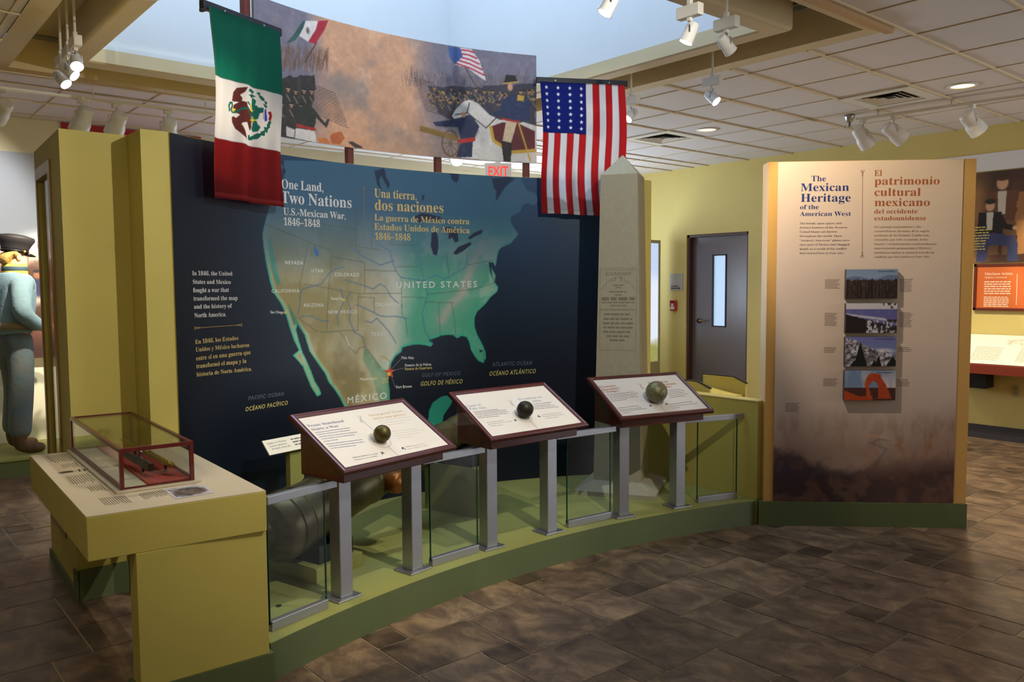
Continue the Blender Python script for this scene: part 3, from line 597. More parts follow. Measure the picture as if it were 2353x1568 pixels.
# ------------------------------------------------------------------ battle banner above the wall, on its posts
def make_banner():
    t = thing('mural_banner', 'long curved painted battle panel on red-brown posts above the map wall', 'banner', (2.8, 4.45, 2.235))
    P = Pic(589, 2585, 2331, 3053, 5, (112, 108, 124)); A, B = P.AA, P.BB
    n1 = P.n(6, 21); n2 = P.n(16, 22); n3 = P.n(60, 23)
    P.mix(np.clip((2700-B)/360, 0, 1)*.8, (150, 126, 112)); P.mix(np.clip((n3-.5)*3, 0, 1)*.25, (146, 136, 140))
    (c0, _), (c1, _) = [(1013, 2765), (1755, 2788)]
    env = np.clip((A-c0+60)/170, 0, 1)*np.clip((c1+120-A)/200, 0, 1)
    P.mix(np.clip(env*(.55+1.3*(n1-.35))*1.25, 0, 1), (196, 150, 120))
    P.mix(env*np.clip((n2-.54)*5, 0, 1)*.45, (220, 176, 144)); P.mix(env*np.clip((.47-n1)*7, 0, 1)*.65, (136, 124, 118))
    P.mix(np.clip((2480-B)/150, 0, 1)*env*.6, (206, 152, 112))
    rng = random.Random(5)
    def ranks(quad, n, wd, rgb, al, lean):
        (x0, y0), (x1, y1), (x2, y2), (x3, y3) = quad
        for k in range(n):
            s, q = rng.random(), rng.random(); x = (x0*(1-s)+x1*s)*(1-q)+(x3*(1-s)+x2*s)*q; y = (y0*(1-s)+y1*s)*(1-q)+(y3*(1-s)+y2*s)*q
            L = 30+40*rng.random(); P.line([(x, y), (x+lean*L, y+L)], wd, rgb, al)
    ranks([(700, 2674), (1093, 2742), (1096, 2838), (704, 2790)], 260, 3, (108, 78, 62), .7, .15)
    ranks([(1611, 2747), (2582, 2803), (2582, 2903), (1684, 2819)], 300, 3, (98, 86, 92), .7, -.1)
    P.poly([(699, 2638), (1000, 2715), (1009, 2632), (972, 2532), (1006, 2499), (966, 2324), (689, 2313)], (44, 40, 38), .95, jit=8, seed=2)
    P.poly([(1803, 2773), (2162, 2813), (2582, 2870), (2581, 2580), (2087, 2547), (1872, 2613)], (52, 50, 62), .9, jit=8, seed=4)
    def soldier(x, y, h, coat, hat, face=(170, 112, 82), trim=(200, 190, 170)):
        P.blob(x, y-h*.62, h*.30, h*.42, coat, 1, .25); P.blob(x, y, h*.15, h*.18, face, 1, .3)
        P.poly([(x-h*.2, y+h*.08), (x+h*.2, y+h*.08), (x+h*.16, y+h*.38), (x-h*.16, y+h*.38)], hat); P.line([(x-h*.2, y+h*.14), (x+h*.2, y+h*.14)], h*.06, trim)
        P.line([(x-h*.22, y-h*.36), (x+h*.2, y-h*.9)], h*.06, trim, .9)
    for k, (x, y) in enumerate([(754, 2568), (812, 2592), (864, 2588), (922, 2603), (974, 2607), (763, 2497), (832, 2509), (902, 2511)]): soldier(x, y, 62, (46, 48, 42), (34, 32, 36), trim=(176, 160, 140))
    for k in range(14):
        (x0, y0), (x1, y1) = [(964, 2662), (1005, 2490)]; s = k/14; x = x0+(x1-x0)*s*.3; y = y0+(y1-y0)*s
        P.line([(x, y), (x+180+80*s, y-30-30*s)], 4, (66, 52, 46), .75)
    P.poly([(844, 2511), (972, 2532), (1005, 2480), (979, 2392), (864, 2394)], (42, 46, 40)); P.poly([(971, 2494), (1074, 2424), (1098, 2475), (1087, 2483), (1063, 2451), (994, 2517)], (46, 48, 42))
    P.poly([(858, 2393), (991, 2398), (1001, 2328), (955, 2332), (850, 2336)], (196, 190, 184)); P.line([(870, 2409), (989, 2404)], 18, (150, 44, 36)); P.poly([(794, 2393), (852, 2383), (845, 2337), (793, 2339)], (186, 180, 176))
    for q in (("410,820 430,800 480,790 500,830 470,870 420,860", (176, 92, 50)), ("520,860 545,850 600,880 610,892 560,888", (60, 52, 48)), ("330,830 390,830 410,862 350,858", (190, 110, 56))):
        pass
    P.poly([(1096, 2379), (1120, 2401), (1179, 2419), (1202, 2382), (1165, 2339), (1107, 2341)], (176, 92, 50)); P.poly([(1225, 2361), (1254, 2369), (1319, 2347), (1333, 2334), (1271, 2333)], (66, 54, 48)); P.poly([(1002, 2357), (1072, 2366), (1097, 2336), (1024, 2333)], (190, 110, 56))
    for k in range(120):
        x = 1000+650*rng.random(); y = 470+80*rng.random(); (a, b), = [(c0+(x-330)*(c1-c0)/630, 2331+(3053-2331)*(1-(y-(x*.13+50))/640))]
        P.blob(a, b, 9, 11, (150, 116, 92), .8, .4); P.poly([(a-10, b+8), (a+10, b+8), (a+8, b+24), (a-8, b+24)], (40, 40, 46), .85)
        if k % 3 == 0: P.line([(a-10, b+20), (a+10, b+8)], 4, (206, 170, 70), .9)
    # far side: soldiers in blue with yellow trim, gun and wheel, white horse with its rider
    for k, (x, y) in enumerate([(1850, 2758), (1910, 2744), (1970, 2772), (2030, 2757), (2090, 2763), (2150, 2780), (1897, 2689), (1957, 2685), (2017, 2691), (2210, 2775), (2474, 2796), (2534, 2800), (2570, 2758), (2270, 2780)]): soldier(x, y, 54, (50, 56, 78), (40, 38, 40), trim=(206, 172, 70))
    for k in range(16):
        (x0, y0), (x1, y1) = [(1851, 2800), (1980, 2581)]; s = k/16; x = x0+(x1-x0)*s; y = y0+(y1-y0)*s
        P.line([(x, y), (x-150-40*s, y+12+16*s)], 4, (70, 54, 50), .75)
    P.poly([(1745, 2521), (2027, 2478), (2014, 2444), (1738, 2485)], (124, 96, 48))
    (wx, wy), = [(1960, 2427)]
    for k in range(40):
        a0, a1 = 2*math.pi*k/40, 2*math.pi*(k+1)/40; P.line([(wx+60*math.cos(a0), wy+82*math.sin(a0)), (wx+60*math.cos(a1), wy+82*math.sin(a1))], 11, (104, 84, 70))
    for k in range(10): P.line([(wx, wy), (wx+56*math.cos(k*.628), wy+78*math.sin(k*.628))], 5, (104, 84, 70))
    hs = (200, 196, 190)
    P.poly([(1974, 2602), (1998, 2647), (2059, 2706), (2101, 2721), (2161, 2705), (2245, 2636), (2317, 2609), (2473, 2608), (2593, 2581), (2592, 2328), (2471, 2335), (2266, 2332), (2013, 2342), (2098, 2407), (2171, 2521), (2136, 2605), (2094, 2623), (2040, 2602), (1992, 2587)], hs)
    P.blob(*[(2195, 2512)][0], 60, 120, (170, 166, 166), .6, .6); P.line([(1998, 2615), (2082, 2633), (2101, 2700)], 7, (70, 56, 48)); P.line([(2088, 2634), (2220, 2547), (2305, 2630)], 6, (60, 50, 46))
    P.poly([(2256, 2560), (2341, 2594), (2449, 2595), (2575, 2547), (2574, 2418), (2399, 2398), (2279, 2469)], (88, 32, 38)); P.line([(2254, 2555), (2273, 2468), (2399, 2398), (2574, 2418)], 22, (186, 150, 56)); P.line([(2455, 2596), (2538, 2349)], 11, (186, 150, 56))
    P.poly([(2342, 2742), (2402, 2780), (2486, 2786), (2546, 2734), (2533, 2622), (2461, 2596), (2365, 2606), (2329, 2642), (2281, 2622), (2271, 2649), (2329, 2686)], (36, 50, 84)); P.poly([(2450, 2783), (2498, 2781), (2492, 2742), (2444, 2744)], (186, 152, 60))
    P.blob(*[(2396, 2829)][0], 22, 28, (196, 142, 112), 1, .3); P.poly([(2348, 2847), (2450, 2866), (2433, 2909), (2367, 2909)], (34, 32, 34)); P.line([(2348, 2849), (2453, 2869)], 8, (186, 150, 60))
    P.poly([(2365, 2603), (2443, 2597), (2400, 2459), (2337, 2467)], (198, 176, 146)); P.poly([(2328, 2472), (2406, 2460), (2397, 2335), (2345, 2334)], (36, 32, 34)); P.line([(2341, 2616), (2461, 2602)], 14, (160, 48, 44))
    P.poly([(1835, 2551), (2016, 2589), (2112, 2625), (2172, 2554), (2123, 2458), (2115, 2349), (2001, 2341), (2038, 2446), (2015, 2536), (1859, 2527)], (38, 46, 74)); P.line([(2032, 2446), (2129, 2466)], 26, (166, 44, 40)); P.blob(*[(2058, 2620)][0], 18, 22, (188, 130, 100), 1, .3)
    P.poly([(808, 2848), (874, 2929), (921, 2996), (945, 3006), (926, 2960), (896, 2911), (861, 2873)], (44, 78, 74)); P.poly([(945, 3006), (1031, 3024), (1018, 2972), (959, 2892), (896, 2911), (926, 2960)], (206, 200, 200)); P.poly([(1031, 3024), (1104, 3046), (1071, 2979), (1010, 2891), (959, 2893), (1013, 2971)], (158, 36, 52)); P.line([(1016, 2899), (930, 2769)], 7, (76, 58, 50)); P.blob(*[(958, 2954)][0], 16, 24, (90, 80, 74), .9, .5)
    us = [(1952, 3047), (2117, 3049), (2176, 2982), (2223, 2856), (2187, 2870), (2092, 2924), (1996, 2936), (1958, 2982)]
    P.poly(us, (206, 200, 204))
    a0 = np.array([(2039, 3044), (1984, 2938), (2220, 2873), (2129, 3046)], float)
    for k in range(5):
        s = (k+.5)/5; q = a0[0]*(1-s)+a0[1]*s; e = a0[3]*(1-s)+a0[2]*s; P.line([tuple(q), tuple((q+e)/2+np.array([10, 6])), tuple(e)], 11, (172, 60, 78))
    P.poly([(1952, 3047), (2039, 3046), (2056, 2995), (1996, 2936), (1958, 2982)], (60, 84, 140)); P.line([(2070, 2932), (2164, 2787)], 7, (80, 62, 56))
    g3 = P.n(90, 77, octv=3); P.im *= (.97+.12*n2)[..., None]*(.93+.14*g3)[..., None]
    P.mix(np.clip((n3-.5)*2, 0, 1)*.16, (210, 190, 172))
    P.build('banner_print', cyl_fn, PRINT, t)
    b = MB(); n = 40; a0, a1 = PHI0-589/27.6/math.pi*1.8*1.0, 0
    p0, p1 = PHI0-math.degrees(.589/RW), PHI0-math.degrees(2.585/RW)
    ph = [p0+(p1-p0)*k/n for k in range(n+1)]; ring = [arc(RW, p) for p in ph]+[arc(RW+.014, p) for p in ph[::-1]]
    b.rings([[(x, y, 2.331) for x, y in ring], [(x, y, 3.053) for x, y in ring]]); b.build('banner_board', mat('grey_board', (150, 148, 150), .5), t)
    for p in (109.1, 94.75, 81.7, 68.5):
        m = MB(); M = frame((*arc(RW+.034, p), 0), R_(p-90)); m.box(-.02, .02, -.018, .018, 2.2355, 3.05, M); m.build('support_post', RUST, t)
make_banner()

# ------------------------------------------------------------------ two cloth flags on black bars
def make_flag(name, label, p0, p1, ztop, zbar, length, paint, cell, seams):
    p0, p1 = Vector((*p0, 0)), Vector((*p1, 0)); d = p1-p0; Wd = d.length; d /= Wd; nrm = Vector((d.y, -d.x, 0))
    t = thing(name, label, 'flag', ((p0.x+p1.x)/2, (p0.y+p1.y)/2, ztop))
    M = Matrix(((d.x, -nrm.x, 0, p0.x), (d.y, -nrm.y, 0, p0.y), (0, 0, 1, 0), (0, 0, 0, 1)))
    b = MB(); b.box(-.01, Wd+.012, -.016, .016, zbar-.042, zbar, M)
    bar = b.build('hanging_bar', BARB, t, bevel=.003)
    for x in (.12, Wd-.12): s = MB(); s.tube([M @ Vector((x, -.016, zbar-.02)), M @ Vector((x, -.019, zbar-.02))], .005, 8); s.build('bar_screw', STEEL, bar)
    for x in (.05, Wd-.05): k = MB(); k.box(x-.008, x+.008, .012, .075, zbar-.03, zbar-.015, M); k.build('wall_bracket', BLACK, bar)
    P = Pic(0, int(Wd*1000), 0, int(length*1000), cell, (230, 230, 230)); paint(P, Wd*1000, length*1000)
    def fn(a, b_, dd=0.0):
        a = np.asarray(a); b_ = np.asarray(b_); f = 1-b_/length
        wv = (.010*np.sin(a*30+1.0+f*1.2)+.006*np.sin(a*53+f*3+.5))*(.35+.65*np.sin(np.clip(f*2.2, 0, 1.57)))+.012*f*np.sin(f*5+a*4)
        ins = .012+.03*np.sin(f*3.0)*(1-2*a/Wd)*.5+.0*f
        x = a+ins*(1-2*a/Wd)+.012*f*np.sin(f*7)
        z = ztop-(length-b_)+.006*np.sin(a*9+1)*f
        q = -.012-wv-.01
        o = np.array(p0); D = np.array(d); Nn = np.array(-nrm)
        return o+x[..., None]*D+(q[..., None])*Nn+z[..., None]*np.array([0, 0, 1.0])
    c = P.build('flag_cloth', fn, attr_mat('flag_cloth', .75, .2, translucent=.58, bump=.12, bscale=500), t)
    return t
def paint_mx(P, Wd, L):
    def e(pts): return [((x-90)/535*Wd, L-(y-(10+.42*(x-60)-.0003*0)*max(0, 1-0))/1) for x, y in pts]
    def q(s):   # emblem pixels -> cloth mm : unshear the hanging perspective
        out = []
        for t in s.split():
            x, y = map(float, t.split(',')); u = (x-88)/(622-88); top = 10+235*u; bot = 1415+75*u
            v = (y-top)/(bot-top); out.append((u*Wd, L*(1-v)))
        return out
    P.mix((P.BB > L*.645)*1.0, (16, 98, 82)); P.mix((P.BB < L*.315)*1.0, (116, 22, 24)); P.mix(((P.BB <= L*.645) & (P.BB >= L*.315))*1.0, (204, 202, 206))
    P.mix((np.abs(P.BB-L*.645) < 3)*.5, (10, 50, 44)); P.mix((np.abs(P.BB-L*.315) < 3)*.5, (80, 14, 18))
    for k in (14, 20, 26): P.mix((np.abs(P.BB-k) < 1.2)*.5, (210, 90, 80))
    P.mix((np.abs(P.AA-7) < 1.5)*((P.BB.astype(int) % 12) < 7)*.6, (214, 110, 90))
    br, gn = (82, 40, 40), (24, 90, 82)
    P.poly(q("237,700 245,645 270,614 342,612 322,645 290,665 303,690 300,722 240,710"), br)
    P.poly(q("250,738 300,712 335,722 342,750 380,775 415,805 396,830 402,905 390,928 365,892 342,866 305,870 300,880 325,925 353,994 310,962 265,912 242,862 240,828 252,820 268,835 292,812 265,792 247,762"), br)
    for s in ("345,642 385,625 415,650 400,660 365,645", "350,668 400,662 428,684 390,684", "410,690 428,712 420,750 398,742 395,712", "440,662 468,690 482,722 462,716 446,690", "468,735 496,750 500,772 480,762", "398,760 430,745 442,762 475,768 470,800 442,806 420,800", "425,800 448,812 440,845 420,838", "404,868 432,858 440,885 456,905 440,935 410,938 406,920 432,910", "500,885 526,872 522,915 504,920", "478,905 508,908 508,948 486,940", "455,935 490,940 486,972 460,962", "415,960 440,946 458,972 440,990 412,992", "395,690 420,700 416,735 432,752 452,800 436,830 428,860 446,900 428,930 402,925 408,880 396,850 412,800 396,750", "352,630 380,622 408,640 380,648", "372,676 398,672 414,684 388,692", "430,650 452,656 448,672 436,668", "456,690 478,700 474,716 458,708", "480,716 500,730 494,746 478,734", "508,868 528,860 530,885 512,890", "494,912 514,918 504,935 490,928", "470,930 492,930 486,950 468,948", "436,952 462,948 470,966 446,968", "395,970 420,962 424,980 400,985", "368,960 388,958 392,975 412,968 410,998 372,996"):
        P.poly(q(s), gn)
    P.line(q("218,778 213,742 222,720 238,722 240,748 230,770 242,790 268,792 300,766 340,766 368,792 392,815 412,812 402,770 375,740 345,722"), 10, gn)
    P.line(q("238,770 262,770 248,785"), 6, (200, 176, 50)); P.line(q("380,745 396,760 392,780 404,782"), 9, (206, 186, 60)); P.line(q("392,850 426,852"), 6, (206, 186, 60)); P.line(q("410,835 410,868"), 6, (206, 186, 60))
    P.poly(q("470,795 484,770 500,830 502,862 470,850"), (150, 154, 172)); P.poly(q("482,782 490,770 503,860 484,866"), (36, 56, 176)); P.poly(q("505,800 528,795 536,830 526,872 512,850 518,826"), (132, 30, 36))
make_flag('mexican_flag', 'green, white and red flag with eagle emblem hanging left of the map title', (1.462, 4.062), (1.928, 4.245), 2.862, 2.888, .925, paint_mx, 3, None)
def paint_us(P, Wd, L):
    w13 = Wd/13; 
    for k in range(13): P.mix(((P.AA >= k*w13) & (P.AA < (k+1)*w13))*1.0, (176, 30, 32) if k % 2 == 0 else (212, 208, 210))
    for k in range(1, 13): P.mix((np.abs(P.AA-k*w13) < 1.6)*.45, (90, 40, 56))
    P.mix((P.AA < 7*w13)*(P.BB > L*.618)*1.0, (20, 30, 104)); P.mix((np.abs(P.BB-L*.618) < 2.5)*(P.AA < 7*w13)*.7, (10, 12, 46))
    for i in range(4):
        for j in range(7):
            x, y = (.115+.255*i)*7*w13*1.0+6, L*(.960-.0502*j); r = 15
            P.poly([(x+(r if k % 2 == 0 else r*.42)*math.cos(R_(90+36*k)), y+(r if k % 2 == 0 else r*.42)*math.sin(R_(90+36*k))) for k in range(10)], (222, 222, 226))
    P.mix((P.BB < 26)*((P.AA//w13) % 2 == 1)*.5, (240, 236, 226)); P.mix((np.abs(P.BB-26) < 1.5)*.4, (120, 110, 110))
make_flag('american_flag', 'red and white striped flag with white stars on blue, hanging beside the obelisk', (3.724, 4.163), (4.262, 3.862), 2.86, 2.893, .88, paint_us, 3, None)

# ------------------------------------------------------------------ obelisk
def make_obelisk():
    t = thing('obelisk', 'pale stone boundary obelisk with engraved panel standing before the wall end', 'obelisk', (3.985, 3.63, .15))
    M = frame((3.985, 3.63, 0), R_(30.5)); a, b = .155, .118
    st = mat('pale_stone', (160, 153, 130), .75, noise=.06, nscale=30, bump=.15, bscale=180)
    def sq(r, z): return [M @ Vector((x*r, y*r, z)) for x, y in ((-1, -1), (1, -1), (1, 1), (-1, 1))]
    m = MB(); m.rings([sq(.262, .15), sq(.262, .178), sq(a, .232)]); m.build('plinth', st, t)
    m = MB(); m.rings([sq(a, .2305), sq(b, 2.20), sq(.002, 2.335)]); m.build('shaft', st, t)
    # engraved lettering on the face that looks toward the room (local -X)
    k = (a-b)/(2.2-.2305)
    def fn(u, v, d=0.0):
        u, v = np.asarray(u), np.asarray(v); off = a-(v-.2305)*k+d+.0002; X = -off+0*u; Y = -u
        return np.stack([3.985+X*math.cos(R_(30.5))-Y*math.sin(R_(30.5)), 3.63+X*math.sin(R_(30.5))+Y*math.cos(R_(30.5)), v+0*u], -1)
    T = Text(fn, 'sans', .0003); w_ = 118; y0, y1 = 1080, 1605
    for yy in (1605, 1593, 1343, 1337): T.stroke([(-w_, yy), (w_, yy)], 2.5)
    for xx in (-w_, w_): T.stroke([(xx, 1080), (xx, 1605)], 2.5)
    T.stroke([(-w_, 1080), (w_, 1080)], 2.5)
    T.line('BOUNDARY', -84, 1558, 84, 1558, 22); T.line('OF THE', -30, 1540, 30, 1540, 9)
    for i, (c, an) in enumerate(zip('UNITED STATES', [60-120*i/12 for i in range(13)])):
        if c == ' ': continue
        r = 118; x = r*math.sin(R_(-an)); y = 1410+r*math.cos(R_(an)); ca, sa = math.cos(R_(an)), math.sin(R_(an)); h = 7
        T.line(c, x-h*ca, y-h*sa, x+h*ca, y+h*sa, 18)
    for i, (y, w2, h) in enumerate(((1492, 34, 8), (1478, 18, 6), (1450, 60, 9), (1430, 22, 8), (1400, 108, 20), (1382, 106, 8), (1362, 50, 8))): T.dashes(-w2, y, w2, y, h, i)
    for i, (y, w2) in enumerate(((1305, 90), (1275, 94), (1247, 98), (1220, 96), (1192, 98), (1164, 74), (1138, 54))): T.dashes(-w2, y, w2, y, 12, 40+i)
    T.build('inscription', mat('engraved_shadow', (124, 116, 96), .8), t)
make_obelisk()

# ------------------------------------------------------------------ lecterns
LC = ((1.8483, 3.1656, 11.02), (2.7626, 3.2468, -.465), (3.7162, 3.1659, -13.14))
def lectern(i, label, ball_r, ball_a, ball_b, ballm):
    cx, cy, th = LC[i]; M = frame((cx, cy, 0), R_(th))
    t = thing('lectern', label, 'lectern', (cx, cy, .15), 0, 'lecterns along the glass barrier')
    posts = (((1.655, 3.14), (2.075, 3.225)), ((2.56, 3.255), (2.97, 3.245)), ((3.495, 3.19), (3.91, 3.11)))[i]
    for (x, y) in posts:
        Q = frame((x, y, 0), R_(th)); p = MB(); p.box(-.034, .034, -.034, .034, .158, .70, Q); po = p.build('post', ALU, t, bevel=.003)
        b = MB(); b.box(-.068, .068, -.06, .06, .15, .158, Q); bo = b.build('base_plate', ALU, po, bevel=.002)
        for sx in (-.055, .055):
            for sy in (-.047, .047): s = MB(); s.lathe([(0, 0), (.007, 0), (.006, .006), (0, .008)], Q @ Matrix.Translation((sx, sy, .158)), 8); s.build('bolt', STEEL, po)
    sl = .199/.358
    def zt(y): return .753+(y+.189)*sl
    m = MB(); prof = [(-.136, .691), (.145, .691), (.145, zt(.145)-.022), (-.136, zt(-.136)-.022)]
    m.rings([[M @ Vector((x, y, z)) for y, z in prof] for x in (-.2955, .2955)]); m.build('cabinet', WOOD, t, bevel=.004)
    ang = math.atan(sl); Fm = M @ Matrix.Translation((0, -.189, .753)) @ Matrix.Rotation(ang, 4, 'X'); Lh = math.hypot(.358, .199)
    f = MB(); wd = .030; hw = .333
    pr = [(0, -.020), (0, -.004), (.004, .002), (.012, .003), (.016, .0005), (wd-.004, -.001), (wd, -.005), (wd, -.020)]
    lo = []
    for e, z in pr: lo.append([Fm @ Vector(p) for p in ((-hw+e, e, z), (hw-e, e, z), (hw-e, Lh-e, z), (-hw+e, Lh-e, z))])
    f.rings(lo, caps=False); fr = f.build('frame', WOODF, t)
    g = MB(); g.box(-hw+wd-.004, hw-wd+.004, wd-.004, Lh-wd+.004, -.016, -.0045, Fm); g.build('graphic_panel', mat('panel_print_paper', (200, 192, 182), .35, noise=.02, nscale=6), t)
    def fn(a, b, d=0.0):
        a, b = np.asarray(a), np.asarray(b); Z = -.0045+d+0*a; o = np.stack([a, b, Z, 1+0*a], -1) @ np.array(Fm).T; return o[..., :3]
    bl = MB(); bl.ball((ball_a, ball_b, ball_r-.006), ball_r, 28, None)
    bl.v = [tuple(Fm @ Vector(p)) for p in bl.v]; bl.build('cannonball', ballm, t, sm=True)
    rg = Text(fn, 'sans', .0003); c = [(ball_a*1000+52*math.cos(R_(10*k)), ball_b*1000+52*math.sin(R_(10*k))) for k in range(37)]
    rg.stroke(c, 1.6); rg.build('ball_ring', INKG, t)
    return t, fn
brz = mat('tarnished_bronze', (74, 66, 34), .48, metal=.75, noise=.3, nscale=30); irn = mat('dark_iron', (44, 42, 34), .5, metal=.7, noise=.35, nscale=40)
pat = mat('mottled_verdigris', (112, 108, 78), .5, metal=.55, noise=.45, nscale=60)
NAVY, BRN = mat('navy_ink', (52, 62, 106), .5), mat('tan_ink', (176, 150, 108), .5)
RUSTI = mat('rust_ink', (150, 80, 50), .5)
t0, f0 = lectern(0, 'mahogany lectern nearest the table, cream panel about Texas statehood and a bronze ball', .0385, -.025, .148, brz)
T = Text(f0); T.line('Texas Statehood', -296, 315, -102, 310, 15.8).line('Starts a War', -294, 288, -152, 283, 15.3).build('heading', NAVY, t0)
T = Text(f0); T.line('Incorporar Texas', 49, 316, 255, 312, 17.2).line('inicia una guerra', 51, 289, 249, 283, 17.2).build('spanish_heading', BRN, t0)
T = Text(f0)
for k, ln in enumerate(([(-289, 270), (-107, 263)], [(-290, 255), (-116, 247)], [(-289, 239), (-91, 227)], [(-288, 223), (-113, 213)], [(-289, 206), (-211, 202)], [(-288, 186), (-104, 173)], [(-288, 171), (-103, 156)], [(-288, 156), (-159, 145)])):
    T.dashes(*ln[0], *ln[1], 3.3, k)
T.build('small_print', NAVY, t0)
T = Text(f0)
for k, ln in enumerate(([(66, 274), (258, 265)], [(64, 256), (255, 245)], [(64, 237), (205, 230)])):
    T.dashes(*ln[0], *ln[1], 3.3, 20+k)
T.build('spanish_print', mat('faded_ink', (176, 166, 150), .5), t0)
T = Text(f0)
for k, ln in enumerate(([(83, 187), (235, 175)], [(78, 169), (259, 158)], [(75, 152), (227, 142)], [(72, 136), (169, 128)])):
    T.dashes(*ln[0], *ln[1], 3.3, 20+k)
T.build('spanish_print', mat('faded_ink', (176, 166, 150), .5), t0)
T = Text(f0); T.line('PRESS HERE to see the', -231, 72, -96, 67, 7.2).line('disputed area in 1845.', -232, 58, -109, 52, 6.4)
T.build('instruction', INKD, t0)
T = Text(f0); T.line('OPRIMA para ver la', 65, 68, 183, 65, 7.8).line('zona en litigio en 1845.', 66, 53, 195, 50, 7.2).build('spanish_instruction', mat('mid_ink', (140, 128, 116), .5), t0)
def arrow(fn, parent, a, b, ang, L=16):
    c, s = math.cos(R_(ang)), math.sin(R_(ang)); R = lambda x, y: (a+x*c-y*s, b+x*s+y*c)
    T = Text(fn, 'sans', .0003); T.poly([R(-L, -2.6), R(L*.3, -2.6), R(L*.3, 2.6), R(-L, 2.6)]); T.stroke([R(-L*.05, L*.75), R(L*.6, 0), R(-L*.05, -L*.75)], 5.2); T.build('arrow', INKD, parent)
for (a, b), an in zip([(-74, 66), (50, 67)], (50, 130)): arrow(f0, t0, a, b, an, 12)
T = Text(f0, 'sans', .0003); ln = [(-9, 302), (-4, 215)]; T.stroke(ln, 2.5)
T.build('ornament_line', INKG, t0)
T = Text(f0, 'sans', .0003); T.stroke([(-14, 101), (-11, 26)], 2.5)
T.build('ornament_line', INKG, t0)
T = Text(f0, 'sans', .0003)
for s in ([(-13, 339), (-8, 320), (-26, 291)], [(0, 336), (-3, 310), (-27, 284)], [(8, 331), (-11, 309), (-18, 282)]): T.stroke(s, 1.6)
T.build('ornament', INKG, t0)
t1, f1 = lectern(1, 'mahogany lectern in the middle, white panel about the clash and a small dark iron ball', .0437, -.021, .149, irn)
T = Text(f1); T.line('Clash at', -301, 272, -205, 275, 16.6).line('Palo Alto', -296, 251, -191, 245, 16.6).build('heading', mat('steel_blue_ink', (112, 122, 146), .5), t1)
T = Text(f1); T.line('El combate en', 49, 278, 216, 276, 18.6).line('Palo Alto', 42, 249, 188, 247, 17.8).build('spanish_heading', MATS['steel_blue_ink'], t1)
T = Text(f1)
for k, ln in enumerate(([(-290, 229), (-131, 226)], [(-290, 217), (-85, 213)], [(-290, 205), (-83, 199)], [(-291, 191), (-91, 185)], [(-292, 178), (-161, 172)])): T.dashes(*ln[0], *ln[1], 3.3, 50+k)
T.build('small_print', INKD, t1)
T = Text(f1)
for k, ln in enumerate(([(99, 230), (247, 227)], [(93, 215), (229, 212)], [(89, 203), (250, 197)], [(83, 189), (262, 181)])): T.dashes(*ln[0], *ln[1], 3.3, 60+k)
T.build('spanish_print', INKD, t1)
T = Text(f1)
for k, ln in enumerate(([(-267, 134), (-159, 132)], [(-268, 119), (-116, 118)], [(-265, 103), (-185, 100)])): T.dashes(*ln[0], *ln[1], 3.3, 70+k)
T.build('instruction', INKG, t1)
T = Text(f1)
for k, ln in enumerate(([(100, 133), (239, 130)], [(96, 118), (244, 113)], [(99, 101), (198, 99)])): T.dashes(*ln[0], *ln[1], 3.3, 80+k)
T.build('spanish_instruction', INKG, t1)
for (a, b), an in zip([(-89, 123), (76, 127)], (40, 160)): arrow(f1, t1, a, b, an, 11)
T = Text(f1, 'sans', .0003); T.stroke([(-8, 267), (-16, 200)], 2)
T.build('ornament_line', INKG, t1)
T = Text(f1, 'sans', .0003); T.stroke([(-5, 106), (-4, 29)], 2.5)
T.build('ornament_line', INKG, t1)
T = Text(f1, 'sans', .0003)
for s in ([(-27, 297), (-17, 275), (-24, 238)], [(-9, 294), (-13, 267), (-17, 241)], [(5, 288), (-18, 264), (-23, 233)]): T.stroke(s, 1.6)
T.build('ornament', INKG, t1)
t2, f2 = lectern(2, 'mahogany lectern nearest the obelisk, panel with rust heading and a larger mottled ball', .0635, -.017, .146, pat)
T = Text(f2); T.line('Dramatic', -301, 301, -179, 307, 19.2).line('Boundary', -300, 274, -172, 281, 19.2).line('Changes', -301, 252, -192, 256, 18.9).build('heading', RUSTI, t2)
T = Text(f2); T.line('Dramáticas', 54, 303, 206, 311, 20.8).line('alteraciones', 62, 277, 249, 284, 21.1).line('limítrofes', 67, 251, 197, 257, 20.2).build('spanish_heading', RUSTI, t2)
T = Text(f2)
for k, ln in enumerate(([(-294, 232), (-97, 239)], [(-295, 216), (-78, 224)], [(-296, 200), (-95, 208)], [(-296, 184), (-95, 191)], [(-294, 169), (-184, 174)])): T.dashes(*ln[0], *ln[1], 3.3, 90+k)
T.build('small_print', INKD, t2)
T = Text(f2)
for k, ln in enumerate(([(128, 227), (243, 231)], [(122, 209), (260, 216)], [(115, 192), (253, 198)], [(114, 174), (269, 181)], [(108, 156), (240, 163)])): T.dashes(*ln[0], *ln[1], 3.3, 97+k)
T.build('spanish_print', INKD, t2)
T = Text(f2)
for k, ln in enumerate(([(-294, 101), (-142, 107)], [(-294, 84), (-133, 88)], [(-293, 69), (-107, 77)], [(-293, 52), (-234, 56)])): T.dashes(*ln[0], *ln[1], 3.3, 110+k)
T.build('instruction', INKD, t2)
T = Text(f2)
for k, ln in enumerate(([(61, 94), (244, 105)], [(60, 76), (268, 84)], [(69, 58), (119, 60)])): T.dashes(*ln[0], *ln[1], 3.3, 120+k)
T.build('spanish_instruction', INKD, t2)
for (a, b), an in zip([(-66, 100), (51, 102)], (50, 130)): arrow(f2, t2, a, b, an, 10)
T = Text(f2, 'sans', .0003); T.stroke([(-8, 305), (-4, 251)], 2)
T.build('ornament_line', INKG, t2)
T = Text(f2, 'sans', .0003); T.stroke([(2, 94), (-4, 30)], 2.5)
T.build('ornament_line', INKG, t2)
